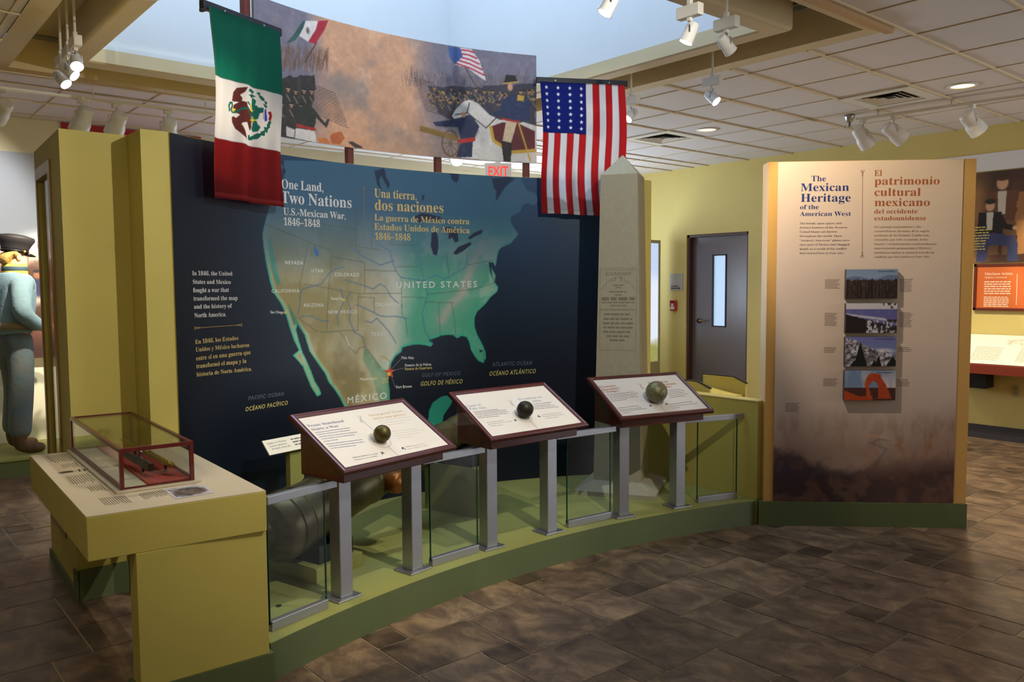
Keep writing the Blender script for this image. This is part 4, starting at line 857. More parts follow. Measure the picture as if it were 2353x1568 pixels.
T = Text(f2, 'sans', .0003)
for s in ([(-34, 323), (-17, 298), (-22, 256)], [(-11, 325), (-12, 297), (-20, 268)], [(7, 320), (-19, 290), (-15, 259)]): T.stroke(s, 1.6)
T.build('ornament', RUSTI, t2)

# ------------------------------------------------------------------ glass barriers between the lecterns
def barrier(p0, p1, r0, r1, label):
    p0, p1 = Vector((*p0, 0)), Vector((*p1, 0)); th = math.atan2(p1.y-p0.y, p1.x-p0.x); L = (p1-p0).length; M = frame(p0, th)
    t = thing('glass_barrier', label, 'glass barrier', ((p0.x+p1.x)/2, (p0.y+p1.y)/2, .15), 0, 'glass panels of the barrier')
    g = MB(); g.box(0, L, -.004, .004, .175, .67, M); go = g.build('glass_pane', GLASS, t)
    for x in (0, L): e = MB(); e.box(x-.0015 if x else -.0015, x+.0015, -.0045, .0045, .175, .67, M); e.build('glass_edge', GEDGE, go)
    b = MB(); b.box(0, L, -.014, .014, .15, .19, M); b.build('bottom_rail', ALU, t, bevel=.002)
    r = MB(); r.box(-r0, L+r1, -.015, .015, .655, .688, M); r.build('top_rail', ALU, t, bevel=.002)
barrier((1.268, 3.005), (1.546, 3.073), .005, .06, 'glass panel between the case table and the nearest lectern')
barrier((2.166, 3.207), (2.467, 3.228), .045, .045, 'glass panel between the Texas lectern and the middle lectern')
barrier((3.095, 3.228), (3.413, 3.199), .08, .035, 'glass panel between the middle lectern and the lectern with the largest ball')
barrier((4.056, 3.072), (4.340, 2.985), .10, .045, 'rightmost glass panel, ending at the low yellow wall')

# ------------------------------------------------------------------ bronze cannon on two blocks
def make_cannon():
    A = Vector((1.50, 3.47, .405)); B = Vector((3.00, 3.932, .672)); d = (B-A).normalized()
    Q = d.to_track_quat('Z', 'Y').to_matrix().to_4x4(); M = Matrix.Translation(A) @ Q
    bz = mat('weathered_bronze', (66, 54, 34), .4, metal=.55, noise=.5, nscale=7, rgb2=(112, 106, 70), bump=.06, bscale=120)
    t = thing('cannon_barrel', 'weathered bronze cannon barrel lying on blocks behind the glass', 'cannon', (2.2, 3.7, .15))
    L = (B-A).length
    pf = [(.0, -.05), (.10, -.05), (.148, -.03), (.160, 0), (.160, .03), (.150, .032), (.150, .05), (.157, .055), (.157, .085), (.149, .09), (.147, .12), (.152, .125), (.152, .14), (.146, .145), (.142, .27), (.151, .28), (.151, .31), (.139, .32), (.128, .42), (.118, .58), (.124, .59), (.124, .61), (.115, .62), (.100, .95), (.092, 1.25), (.086, 1.38), (.092, 1.40), (.092, 1.42), (.088, 1.44), (.104, L-.06), (.108, L-.03), (.10, L-.005), (.06, L), (.045, L), (.045, L-.2), (.0, L-.2)]
    m = MB(); m.lathe(pf, M, 40); o = m.build('barrel', bz, t, sm='auto')
    k = MB(); k.lathe([(.0, -.17), (.03, -.168), (.048, -.14), (.045, -.115), (.03, -.10), (.05, -.06), (.08, -.048), (.0, -.04)], M, 24); k.build('cascabel', bz, o, sm=True)
    tr = mat('polished_bronze', (148, 92, 42), .38, metal=.7, noise=.4, nscale=14)
    side = Vector((d.y, -d.x, 0)).normalized(); c = A+d*.665-Vector((0, 0, .015))
    for sg in (1, -1):
        b = MB(); T = Matrix.Translation(c+side*sg*.07) @ (side*sg).to_track_quat('Z', 'Y').to_matrix().to_4x4()
        b.lathe([(.0, 0), (.056, 0), (.054, .105), (.045, .118), (.0, .122)], T, 28); b.build('trunnion', tr, t, sm=True)
make_cannon()
def block(name, label, cat, c, sx, sy, z0, z1, m):
    b = MB(); b.box(-sx/2, sx/2, -sy/2, sy/2, z0, z1, frame((*c, 0), R_(17))); o = b.build(name, m, None, bevel=.002); tag(o, label, cat); return o
block('cannon_block', 'low olive block on the platform under the cannon breech', 'block', (1.726, 3.575), .30, .38, .15, .217, GRNL)
block('cannon_pedestal', 'tall olive box on the platform under the cannon muzzle', 'pedestal', (2.868, 3.915), .19, .40, .15, .44, GRNL)
def chock(label, c, sx, prof):
    M = frame((*c, 0), R_(17)); m = MB(); m.rings([[M @ Vector((x, y, z)) for y, z in prof] for x in (-sx/2, sx/2)])
    o = m.build('chock', mat('blackened_timber', (30, 28, 32), .6, noise=.5, nscale=40, bump=.4, bscale=60), None, bevel=.003); tag(o, label, 'chock', 'timber chocks under the cannon')
chock('black timber cradle on the low block under the breech', (1.745, 3.552), .22, [(-.13, .217), (.13, .217), (.13, .300), (.05, .298), (.0, .292), (-.05, .298), (-.13, .300)])
chock('black timber cradle on the tall box under the muzzle', (2.85, 3.885), .13, [(-.13, .44), (.13, .44), (.13, .558), (.04, .549), (-.04, .549), (-.13, .558)])
def make_small_sign():
    t = thing('label_stand', 'small cream label plate on a slim olive stand against the map', 'label stand', (1.83, 4.02, .15))
    M = frame((1.835, 4.03, .672), R_(14), R_(48)); p = MB(); p.box(-.15, .18, -.045, .045, -.006, 0, M); p.build('label_plate', mat('label_paper', (240, 234, 214), .45), t)
    s = MB(); s.box(-.045, .045, -.02, .015, .15, .665, frame((1.875, 4.06, 0), R_(14))); s.build('stand', GRNL, t)
    fn = plane_fn(M @ Vector((0, 0, 0)), M.col[0][:3], M.col[1][:3], M.col[2][:3])
    T = Text(fn, 'serif'); T.line('Replica of a Mexican', -130, 18, -10, 18, 9).line('cannon captured at', -125, 0, -15, 0, 9).line('the Battle of Palo Alto', -120, -18, 0, -18, 9)
    T.build('label_text', INKG, t); T = Text(fn, 'serif'); T.dashes(20, 18, 150, 18, 8, 1).dashes(24, 0, 140, 0, 8, 2).dashes(28, -18, 150, -18, 8, 3)
    T.build('spanish_label_text', INKG, t)
make_small_sign()

# ------------------------------------------------------------------ low wall and the tall heritage wall at the right
def make_low_wall():
    t = thing('low_partition', 'low yellow partition wall behind the obelisk and the rightmost glass panel', 'partition', (4.45, 3.35, 0))
    b = MB(); b.box(4.40, 4.50, 2.875, 3.84, 0, .765); b.build('partition_body', YEL, t)
    c = MB(); c.box(4.397, 4.503, 2.875, 3.84, .765, .772); c.build('cap', OLIVE, t)
make_low_wall()
HA, HB = Vector((4.40, 2.826, 0)), Vector((5.275, 1.985, 0)); hd = (HB-HA).normalized(); hn = Vector((hd.y, -hd.x, 0)); HW = (HB-HA).length
def her_fn(a, b, d=0.0):
    a, b = np.asarray(a), np.asarray(b); k = .004+d
    return np.stack([HA.x+hd.x*a+hn.x*k, HA.y+hd.y*a+hn.y*k, b+0*a], -1)
HM = Matrix(((hd.x, -hn.x, 0, HA.x), (hd.y, -hn.y, 0, HA.y), (0, 0, 1, 0), (0, 0, 0, 1)))   # local: x along, y into the wall
HER = thing('heritage_wall', 'tall ochre wall with the Mexican heritage poster on a green base', 'display wall', (4.84, 2.41, 0))
OCH = mat('ochre_paint', (206, 160, 88), .6, noise=.04, nscale=3)
def make_heritage():
    b = MB(); b.box(.0, HW, .0, .14, .15, 2.235, HM); b.build('wall_body', OCH, HER)
    b = MB(); b.box(-.03, HW+.004, -.012, .152, 0, .15, HM); b.build('base', GRN, HER)
    c = [(49, 2232), (63, 156), (1129, 2218), (1148, 156)]; a0, a1 = (c[0][0]+c[1][0])//2, (c[2][0]+c[3][0])//2
    P = Pic(a0, a1, 152, 2233, 6, (216, 196, 180)); A, B = P.AA, P.BB; n1 = P.n(5, 3, sy=.6); n2 = P.n(14, 4, octv=5); n3 = P.n(26, 9, sy=.35)
    P.mix(np.clip((B-1500)/740, 0, 1)*.6, (224, 198, 160)); P.mix(np.clip((1150-B)/500, 0, 1)*.5, (168, 152, 150))  # warm spotlight tone at the poster's top is painted into its colour
    s = (A-a0)/(a1-a0)
    ridge = 560+70*np.sin(s*5)+160*np.clip((s-.55)*2.2, 0, 1)+90*(n1-.5)*2
    P.mix(np.clip((ridge+140-B)/260, 0, 1)*.75, (142, 116, 104)); P.mix(np.clip((ridge-B)/120, 0, 1)*np.clip((s-.45)*4, 0, 1)*np.clip((n3-.35)*3, 0, 1)*.6, (176, 130, 100))
    r2_ = 430+60*np.cos(s*7)+120*(n2-.5); P.mix(np.clip((r2_-B)/70, 0, 1)*np.clip((.62-s)*5, 0, 1)*.9, (58, 46, 60)); P.mix(np.clip((330+150*s+90*(n2-.5)-B)/120, 0, 1)*.85, (64, 46, 48)); P.mix(np.clip((n2-.48)*6, 0, 1)*np.clip((520-B)/200, 0, 1)*.5, (132, 96, 78)); P.mix(np.clip((n3-.5)*6, 0, 1)*np.clip((760-B)/200, 0, 1)*np.clip((B-330)/120, 0, 1)*.45, (150, 112, 88))
    P.line([(792, 537), (688, 544), (644, 521), (734, 483), (691, 420), (662, 358), (634, 295), (545, 240), (442, 168)], 13, (84, 90, 108), .32); P.line([(628, 567), (702, 560), (792, 530)], 18, (206, 168, 134), .4)
    P.mix(np.clip((n3-.55)*5, 0, 1)*np.clip((700-B)/300, 0, 1)*np.clip((s-.6)*3, 0, 1)*.4, (70, 50, 48))
    P.build('heritage_poster', her_fn, PRINT, HER)
    fn = lambda a, b, d=0.0: her_fn(a, b, d+.0001)
    T = Text(fn); 
    T.line('The', 252, 2115, 341, 2114, 33.0).line('Mexican', 189, 2057, 478, 2055, 46.0).line('Heritage', 191, 1993, 489, 1991, 48.0).line('of the', 188, 1948, 301, 1948, 27.0).line('American West', 189, 1908, 491, 1906, 26.0)
    T.build('title_lettering', mat('royal_blue_ink', (34, 54, 110), .5), HER)
    T = Text(fn); T.line('El', 621, 2141, 668, 2141, 35.0).line('patrimonio', 622, 2089, 1005, 2086, 46.0).line('cultural', 623, 2023, 897, 2020, 46.0).line('mexicano', 625, 1962, 952, 1959, 46.0).line('del occidente', 626, 1917, 880, 1916, 27.0).line('estadounidense', 627, 1877, 932, 1875, 26.0)
    T.build('spanish_lettering', mat('terracotta_ink', (166, 92, 52), .5), HER)
    T = Text(fn)
    for tx, *q in (('The broad, open spaces and', 188, 1858, 438, 1856, 12.0), ('distinct features of the Western', 188, 1833, 470, 1831, 11.0), ('United States are known', 189, 1807, 411, 1806, 12.0), ('throughout the world. These', 189, 1782, 442, 1780, 11.0), ('“uniquely American” places were', 190, 1756, 486, 1754, 11.0), ('once part of Mexico and changed', 190, 1730, 486, 1728, 12.0), ('hands as a result of the conflict', 191, 1704, 471, 1703, 12.0), ('that started here at Palo Alto.', 191, 1679, 456, 1677, 11.0)): T.line(tx, *q)
    T.build('body_text', mat('plum_ink', (84, 72, 80), .5), HER)
    T = Text(fn)
    for tx, *q in (('Los paisajes panorámicos y las', 628, 1832, 903, 1830, 12.0), ('características distintas de la región', 629, 1807, 952, 1804, 11.0), ('occidente de los Estados Unidos son', 629, 1781, 949, 1779, 12.0), ('conocidos por todo el mundo. Estos', 630, 1756, 945, 1754, 11.0), ('lugares “exclusivamente estadounidenses”', 630, 1730, 1002, 1727, 11.0), ('anteriormente pertenecían a México y', 631, 1704, 968, 1702, 12.0), ('cambiaron manos a consecuencia de un', 632, 1678, 984, 1676, 12.0), ('conflicto que tuvo inicio en Palo Alto.', 632, 1652, 961, 1651, 12.0)): T.line(tx, *q)
    T.build('spanish_text', mat('brown_ink', (136, 104, 86), .5), HER)
    T = Text(fn, 'sans', .0003); T.stroke([(553, 2177), (563, 1653)], 3.5)
    for a in ([(543, 2179), (553, 2150)], [(564, 2179), (553, 2150)], [(552, 1652), (562, 1678)], [(574, 1652), (562, 1678)], [(547, 2144), (560, 2144)], [(556, 1684), (568, 1684)]): T.stroke(a, 4)
    T.build('ornament', mat('rose_ink', (166, 124, 112), .5), HER)
    T = Text(fn, 'sans'); k = 0
    for x0, y0, n, w0, step in ((254, 512, 7, 62, 5.6), (254, 646, 9, 54, 6), (252, 784, 4, 52, 6), (250, 910, 6, 60, 5.6), (552, 510, 9, 54, 6), (552, 644, 10, 54, 6), (548, 783, 3, 56, 6.5), (545, 910, 5, 56, 6.5), (96, 1010, 7, 62, 5.5)):
        for r in range(n):
            k += 1; (a, b), (c_, d_), (e_, f_), (g_, h_) = [(117, 1540), (265, 1539), (119, 1388), (268, 1387)]
            X = lambda x, y: (a+(x-100)*(c_-a)/100+(y-500)*(e_-a)/100, b+(x-100)*(d_-b)/100+(y-500)*(f_-b)/100)
            p, q = X(x0, y0+r*step), X(x0+w0*(.8+.2*((k*37) % 10)/10), y0+r*step); T.dashes(*p, *q, 3.2, k)
    T.build('caption_print', mat('caption_ink', (110, 92, 90), .5), HER)
make_heritage()
def photo(label, corners, paint, seed, cap):
    (x0, y0), (x1, y1) = corners; M = HM; d0, d1 = -.034, -.006
    b = MB(); b.box(x0/1000, x1/1000, d0, d1, y0/1000, y1/1000, M); c = M @ Vector(((x0+x1)/2000, -.02, (y0+y1)/2000))
    t = thing('photo_block', label, 'photograph', c, 0, 'landscape photographs on the heritage wall')
    b.build('block', mat('print_edge', (62, 56, 58), .5), t)
    m = MB(); m.box(x0/1000+.03, x1/1000-.03, d1-.001, -.0042, y0/1000+.02, y1/1000-.02, M); m.build('standoff', BLACK, t)
    P = Pic(x0, x1, y0, y1, 2.5, (120, 140, 170)); X, Y = (P.AA-x0)/(x1-x0), (P.BB-y0)/(y1-y0); paint(P, X, Y)
    fn = lambda a, b, d=0.0: her_fn(a, b, .0305+d); P.build('photo_print', fn, PRINT, t)
    T = Text(fn, 'serif', .0003); w_ = (x1-x0); T.line(cap, x0+w_*.62 if len(cap) < 24 else x0+w_*.57, y1-w_*.055, x1-w_*.05, y1-w_*.055, w_*.025); T.build('caption', mat('photo_ink', (30, 34, 60), .5), t)
def ph1(P, X, Y):
    n, f = P.n(20, 1), P.n(40, 2, sy=.3); P.mix(np.clip((1-Y)*1.6, 0, 1), (138, 160, 184)); P.mix((Y < .70+.06*np.sin(X*9)+.05*X)*1.0, (98, 112, 146)); e = Y < .64+.09*(f-.5)+.02*np.sin(X*40)
    P.mix(e*1.0, (62, 48, 46)); P.mix(e*np.clip((f-.5)*5, 0, 1)*.8, (30, 24, 26)); P.mix(e*np.clip((n-.55)*6, 0, 1)*.5, (112, 84, 70))
    r = random.Random(1)
    for k in range(46):
        x = P.a0+(P.a1-P.a0)*r.random(); P.line([(x, P.b0), (x, P.b0+(P.b1-P.b0)*(.45+.25*r.random()))], 3.5, (34, 26, 26), .7)
def ph2(P, X, Y):
    n, f = P.n(12, 5), P.n(26, 6, sy=.5); P.mix((Y > .8)*1.0, (196, 192, 200)); P.mix((Y <= .8)*1.0, (92, 92, 148)); P.mix((Y <= .8)*np.clip((f-.5)*4, 0, 1)*.4, (126, 124, 168))
    P.mix(np.clip(1-np.abs(Y-(.62-.22*X))*14, 0, 1)*(X < .8)*np.clip(n*2-.2, 0, 1), (206, 202, 210)); l = Y < .62-.42*X+.1*(n-.5); P.mix(l*1.0, (36, 30, 32)); P.mix((Y < .42)*(X > .4)*np.clip((f-.42)*7, 0, 1), (198, 194, 206)); P.mix((Y < .45)*(X > .35)*np.clip((.45-n)*9, 0, 1), (44, 38, 44)); P.mix((Y > .82)*(X > .66)*np.clip((f-.45)*9, 0, 1), (40, 34, 34))
def ph3(P, X, Y):
    n, f = P.n(14, 7, octv=5), P.n(30, 8); P.mix(np.clip(Y, 0, 1), (106, 108, 168)); P.mix(np.clip(1-np.hypot((X-.75)/.3, (Y-.52)/.12), 0, 1)*1.2, (214, 210, 220)); m = Y < np.maximum(.98-.5*np.abs(X-.1)-.3*X, .55-.9*np.abs(X-.78))+.1*(f-.5); P.mix(m*1.0, (112, 106, 112)); P.mix(m*np.clip((n-.45)*6, 0, 1), (196, 192, 204)); P.mix(m*np.clip((.44-f)*8, 0, 1), (48, 42, 44))
    for c, h, w_ in ((.3, .82, .13), (.66, .4, .06), (.94, .36, .12), (.58, .24, .06), (.18, .2, .08)): P.mix((Y < h)*(np.abs(X-c) < w_*(1-Y/h)*(.75+.6*f))*1.0, (26, 28, 30))
def ph4(P, X, Y):
    n, f = P.n(5, 9, sy=.3), P.n(24, 10); P.mix(np.clip(Y*1.1, 0, 1), (110, 132, 166)); P.mix(np.clip((n-.42)*4, 0, 1)*np.clip(1.4-Y, 0, 1), (206, 196, 200)); P.mix((Y < .42)*1.0, (70, 42, 38)); P.mix((Y < .42)*np.clip((f-.5)*4, 0, 1)*.6, (104, 52, 38)); P.mix((Y < .22+.06*(f-.5)+.1*np.sin(X*7+2))*(X < .55)*1.0, (170, 66, 30))
    o = [(.44, .05), (.43, .2), (.43, .38), (.40, .42), (.395, .55), (.42, .72), (.47, .86), (.52, .90), (.70, .88), (.72, .75), (.80, .55), (.87, .3), (.93, .05)]; i = [(.52, .06), (.51, .3), (.475, .42), (.49, .52), (.56, .66), (.63, .58), (.66, .45), (.665, .06)]
    q = lambda L: [(P.a0+x*(P.a1-P.a0), P.b0+y*(P.b1-P.b0)) for x, y in L]
    a, b = P.mask(q(o)), P.mask(q(i)); m = a & ~b; P.mix(m*1.0, (176, 70, 34)); P.mix(m*np.clip((f-.5)*5, 0, 1)*.5, (112, 42, 26)); P.mix(m*np.clip((.6-X)*4, 0, 1)*.35, (214, 100, 50))
photo('photograph of a saguaro desert under blue sky, topmost of the four', [(461, 1407), (762, 1583)], ph1, 1, 'Saguaro National Park')
photo('photograph of a rocky sea coast with surf', [(464, 1200), (764, 1379)], ph2, 2, '                        ')
photo('photograph of snowy mountains with a dark pine', [(464, 997), (764, 1176)], ph3, 3, 'Rocky Mountain National Park')
photo('photograph of a red rock arch, lowest of the four', [(464, 790), (766, 972)], ph4, 4, 'Arches National Park')

# ------------------------------------------------------------------ cantilevered table with its glass case
TN, TR, TL = Vector((.610, 2.893, 0)), Vector((1.196, 2.835, 0)), Vector((.657, 4.143, 0))
def make_table():
    t = thing('exhibit_table', 'yellow block table with printed top and a slab leg, in the left foreground', 'table', (.9, 3.4, 0))
    q = [TN, TR, Vector((1.240, 4.036, 0)), TL]
    b = MB(); b.prism([(p.x, p.y) for p in q], .605, .753); b.build('slab', YEL, t, bevel=.003)
    tp = MB(); c = sum(q, Vector())/4; tp.prism([((p.x-c.x)*.997+c.x, (p.y-c.y)*.998+c.y) for p in q], .7532, .7552); tp.build('printed_top', mat('table_print', (206, 188, 158), .4, noise=.03, nscale=3), t)
    M = frame((.752, 2.872, 0), R_(-2)); l = MB(); l.box(0, .450, 0, .10, .13, .605, M); leg = l.build('leg', YEL, t, bevel=.002)
    b = MB(); b.box(-.015, .463, -.012, .112, 0, .135, M); b.build('leg_base', GRN, leg)
    fn = lambda a, b, d=0.0: np.stack([np.asarray(a), np.asarray(b), .7553+d+0*np.asarray(a)], -1)
    T = Text(fn, 'sans', .0003)
    def col(p0, p1, n, gap, ln, seed, h):
        T = Text(fn, 'sans', .0003)
        # n lines that start on p0-p1 and run along the table's length
        rr = random.Random(seed); p0, p1 = np.array(p0, float), np.array(p1, float); e = np.array([TN.x-TL.x, TN.y-TL.y]); e /= np.linalg.norm(e)
        for k in range(n):
            s = p0+(p1-p0)*k/max(1, n-1); L = ln*(.75+.25*rr.random()); T.dashes(*s, *(s+e*L), h, seed*50+k)
        T.build('text_block', mat('taupe_ink', (124, 108, 92), .5), t)
    for (a, b), n, L, sd in (([(709, 4076), (785, 4072)], 9, 200, 1), ([(718, 3831), (772, 3836)], 7, 95, 2), ([(688, 3574), (760, 3575)], 9, 190, 3), ([(710, 3334), (754, 3332)], 6, 110, 4), ([(700, 3125), (777, 3107)], 11, 130, 5), ([(826, 3099), (906, 3107)], 11, 110, 6), ([(852, 4060), (929, 4078)], 8, 190, 7), ([(845, 3825), (889, 3830)], 6, 90, 8)):
        col(a, b, n, 0, L, sd, 3.6)
    T = Text(fn, 'sans', .0003)
    def sh(s): T.poly(s)
    sh([(674, 3666), (695, 3682), (719, 3684), (733, 3672), (728, 3641), (710, 3642), (687, 3643)]); T.stroke([(730, 3659), (765, 3658)], 6); T.stroke([(765, 3658), (786, 3659)], 9); T.stroke([(757, 3685), (751, 3631)], 6); T.stroke([(776, 3677), (770, 3634)], 6); T.stroke([(823, 3660), (859, 3654)], 8); sh([(863, 3671), (885, 3672), (904, 3670), (897, 3641), (873, 3636), (856, 3637)]); T.stroke([(853, 3680), (845, 3632)], 6)
    T.build('weapon_drawing', mat('sepia_ink', (76, 60, 50), .5), t)
    c4 = [(915, 3108), (1055, 3074), (1041, 2926), (903, 2927)]
    T = Text(fn, 'sans', .0002); T.poly(c4); T.build('photo_plate', mat('plate_silver', (196, 190, 190), .3), t)
    xs = [p[0] for p in c4]; ys = [p[1] for p in c4]; P = Pic(min(xs), max(xs), min(ys), max(ys), 1.5, (196, 190, 190)); cx, cy = sum(xs)/4, sum(ys)/4
    P.blob(cx, cy, (max(xs)-min(xs))*.46, (max(ys)-min(ys))*.40, (96, 80, 72), 1, .35, rot=.1); n = P.n(8, 4); P.mix(np.clip((n-.5)*6, 0, 1)*.6, (52, 44, 42)); P.mix(np.clip((.42-n)*6, 0, 1)*.5, (166, 150, 138))
    E4 = [((p[0]-cx)*.86+cx, (p[1]-cy)*.86+cy) for p in c4]; m = P.mask(E4); P.im[~m] = (196, 190, 190)
    # keep the print inside its plate
    o = P.build('photo_print', lambda a, b, d=0.0: fn(a, b, .0011), PRINT, t); me = o.data
    import bmesh
    bm = bmesh.new(); bm.from_mesh(me); kill = []
    for f in bm.faces:
        p = f.calc_center_median(); x, y = p.x*1000, p.y*1000; ins = True
        for i in range(4):
            (x1, y1), (x2, y2) = c4[i], c4[(i+1) % 4]
            if ((x2-x1)*(y-y1)-(y2-y1)*(x-x1))*((c4[1][0]-c4[0][0])*(c4[2][1]-c4[0][1])-(c4[1][1]-c4[0][1])*(c4[2][0]-c4[0][0])) < 0: ins = False
        if not ins: kill.append(f)
    bmesh.ops.delete(bm, geom=kill, context='FACES'); bm.to_mesh(me); bm.free()
    return t
make_table()
CN, CR_, CL = Vector((.784, 3.164, 0)), Vector((1.044, 3.146, 0)), Vector((.819, 4.120, 0))
def make_case():
    t = thing('glass_case', 'long glass case with red-brown frame on top of the yellow table', 'glass case', (.93, 3.65, .755))
    X, Y = (CR_-CN), (CL-CN); W_, D = X.length, Y.length; x, y = X/W_, Y/D
    M = Matrix(((x.x, y.x, 0, CN.x), (x.y, y.y, 0, CN.y), (0, 0, 1, .7565), (0, 0, 0, 1))); H = .157; e = .014
    fr = mat('red_brown_frame', (88, 28, 28), .35, noise=.1, nscale=10, coat=.2)
    b = MB(); b.box(-.018, W_+.018, -.022, D+.012, 0, .006, M); b.build('base_rim', mat('frosted_rim', (196, 184, 160), .35), t)
    for px_ in (0, W_-e):
        for py in (0, D-e): f = MB(); f.box(px_, px_+e, py, py+e, .006, H-e, M); f.build('corner_post', fr, t)
    f = MB(); f.box(0, W_, 0, e, H-e, H, M).box(0, W_, D-e, D, H-e, H, M).box(0, e, e, D-e, H-e, H, M).box(W_-e, W_, e, D-e, H-e, H, M); f.build('top_frame', fr, t)
    f = MB(); f.box(e, W_-e, .001, .009, .006, .012, M).box(e, W_-e, D-.009, D-.001, .006, .012, M).box(.001, .009, e, D-e, .006, .02, M).box(W_-.009, W_-.001, e, D-e, .006, .02, M); f.build('bottom_frame', fr, t)
    for nm, q in (('front_pane', (e, W_-e, .004, .007, .012, H-e)), ('back_pane', (e, W_-e, D-.007, D-.004, .012, H-e)), ('side_pane', (.004, .007, e, D-e, .02, H-e)), ('side_pane', (W_-.007, W_-.004, e, D-e, .02, H-e)), ('top_pane', (e, W_-e, e, D-e, H-.006, H-.003))):
        g = MB(); g.box(*q, M); g.build(nm, CASEG, t)
    b = MB(); b.box(.10, W_-.012, .015, D-.015, .0065, .014, M); b.build('red_bed', mat('red_felt', (150, 48, 34), .9, noise=.1, nscale=60), t)
    # brass scabbard and an old firearm on small black stands
    o = thing('sword_scabbard', 'long embossed brass scabbard lying in the glass case', 'scabbard', M @ Vector((W_*.74, D*.4, .05)))
    s = MB(); L0 = M @ Vector((W_*.80, .10, .052)); L1 = M @ Vector((W_*.70, D*.86, .052)); dd = (L1-L0).normalized(); sd = Vector((-dd.y, dd.x, 0)).normalized()
    rings = []
    for k in range(25):
        u = k/24; w_ = .019*(1-.25*u)*(.55 if k in (0, 24) else 1)*(1.12 if k in (2, 9, 16) else 1); p = L0.lerp(L1, u); rings.append([p+sd*w_*c+Vector((0, 0, .006*sn)) for c, sn in ((-1, 0), (-.6, 1), (.6, 1), (1, 0), (.6, -1), (-.6, -1))])
    s.rings(rings); s.build('scabbard_body', mat('aged_brass', (150, 118, 48), .38, metal=.8, noise=.4, nscale=60, bump=.4, bscale=160), o)
    k = MB()
    for u in (.06, .10, .45): p = L0.lerp(L1, u); k.ball(p+Vector((0, 0, .006)), .010, 10)
    k.build('embossed_boss', mat('bright_brass', (196, 166, 84), .3, metal=.9), o, sm=True)
    gt = thing('antique_firearm', 'dark antique firearm with grey steel lock on black stands in the glass case', 'firearm', M @ Vector((W_*.5, D*.4, .05)))
    a, b_ = M @ Vector((W_*.52, .02+.10, .050)), M @ Vector((W_*.40, D*.8, .056)); d2 = (b_-a).normalized(); s2 = Vector((-d2.y, d2.x, 0)).normalized()
    s = MB(); rr = []
    for u, w_, h in ((0, .012, .016), (.08, .014, .02), (.22, .011, .014), (.3, .013, .016), (.45, .012, .014), (.6, .009, .010), (1, .007, .008)):
        p = a.lerp(b_, u); rr.append([p+s2*w_*c+Vector((0, 0, h*sn)) for c, sn in ((-1, -.6), (-1, .6), (-.4, 1), (.4, 1), (1, .6), (1, -.6), (.4, -1), (-.4, -1))])
    s.rings(rr); s.build('stock', mat('dark_oiled_wood', (52, 34, 26), .45), gt)
    s = MB(); s.tube([a.lerp(b_, .45)+Vector((0, 0, .012)), a.lerp(b_, 1.08)+Vector((0, 0, .010))], .006, 10); s.build('barrel', mat('gun_iron', (70, 68, 66), .4, metal=.9), gt)
    s = MB(); p = a.lerp(b_, .30)-s2*.014; s.tube([p+d2*-.05, p, p+d2*.05], [.006, .013, .006], 8); s.tube([p+Vector((0, 0, .008)), p+Vector((0, 0, .03))-d2*.01, p+Vector((0, 0, .036))-d2*.03], [.005, .006, .004], 8); s.build('lock', mat('grey_steel', (128, 130, 128), .4, metal=.9), gt)
    for u in (.16, .62):
        p = a.lerp(b_, u); s = MB(); z0 = .7565+.014; s.box(p.x-.004, p.x+.004, p.y-.004, p.y+.004, z0, p.z-.004); o2 = s.build('case_stand', BLACK); tag(o2, 'slim black stand holding up the antique firearm inside the glass case', 'stand', 'black stands in the glass case')
    for u in (.12, .7):
        p = L0.lerp(L1, u); s = MB(); s.box(p.x-.004, p.x+.004, p.y-.004, p.y+.004, .7705, p.z-.0055); o2 = s.build('scabbard_stand', BLACK); tag(o2, 'slim black stand holding up the brass scabbard inside the glass case', 'stand', 'black stands in the glass case')
CASEG = glass('case_glass', (.95, .97, .95), 1.4)
make_case()

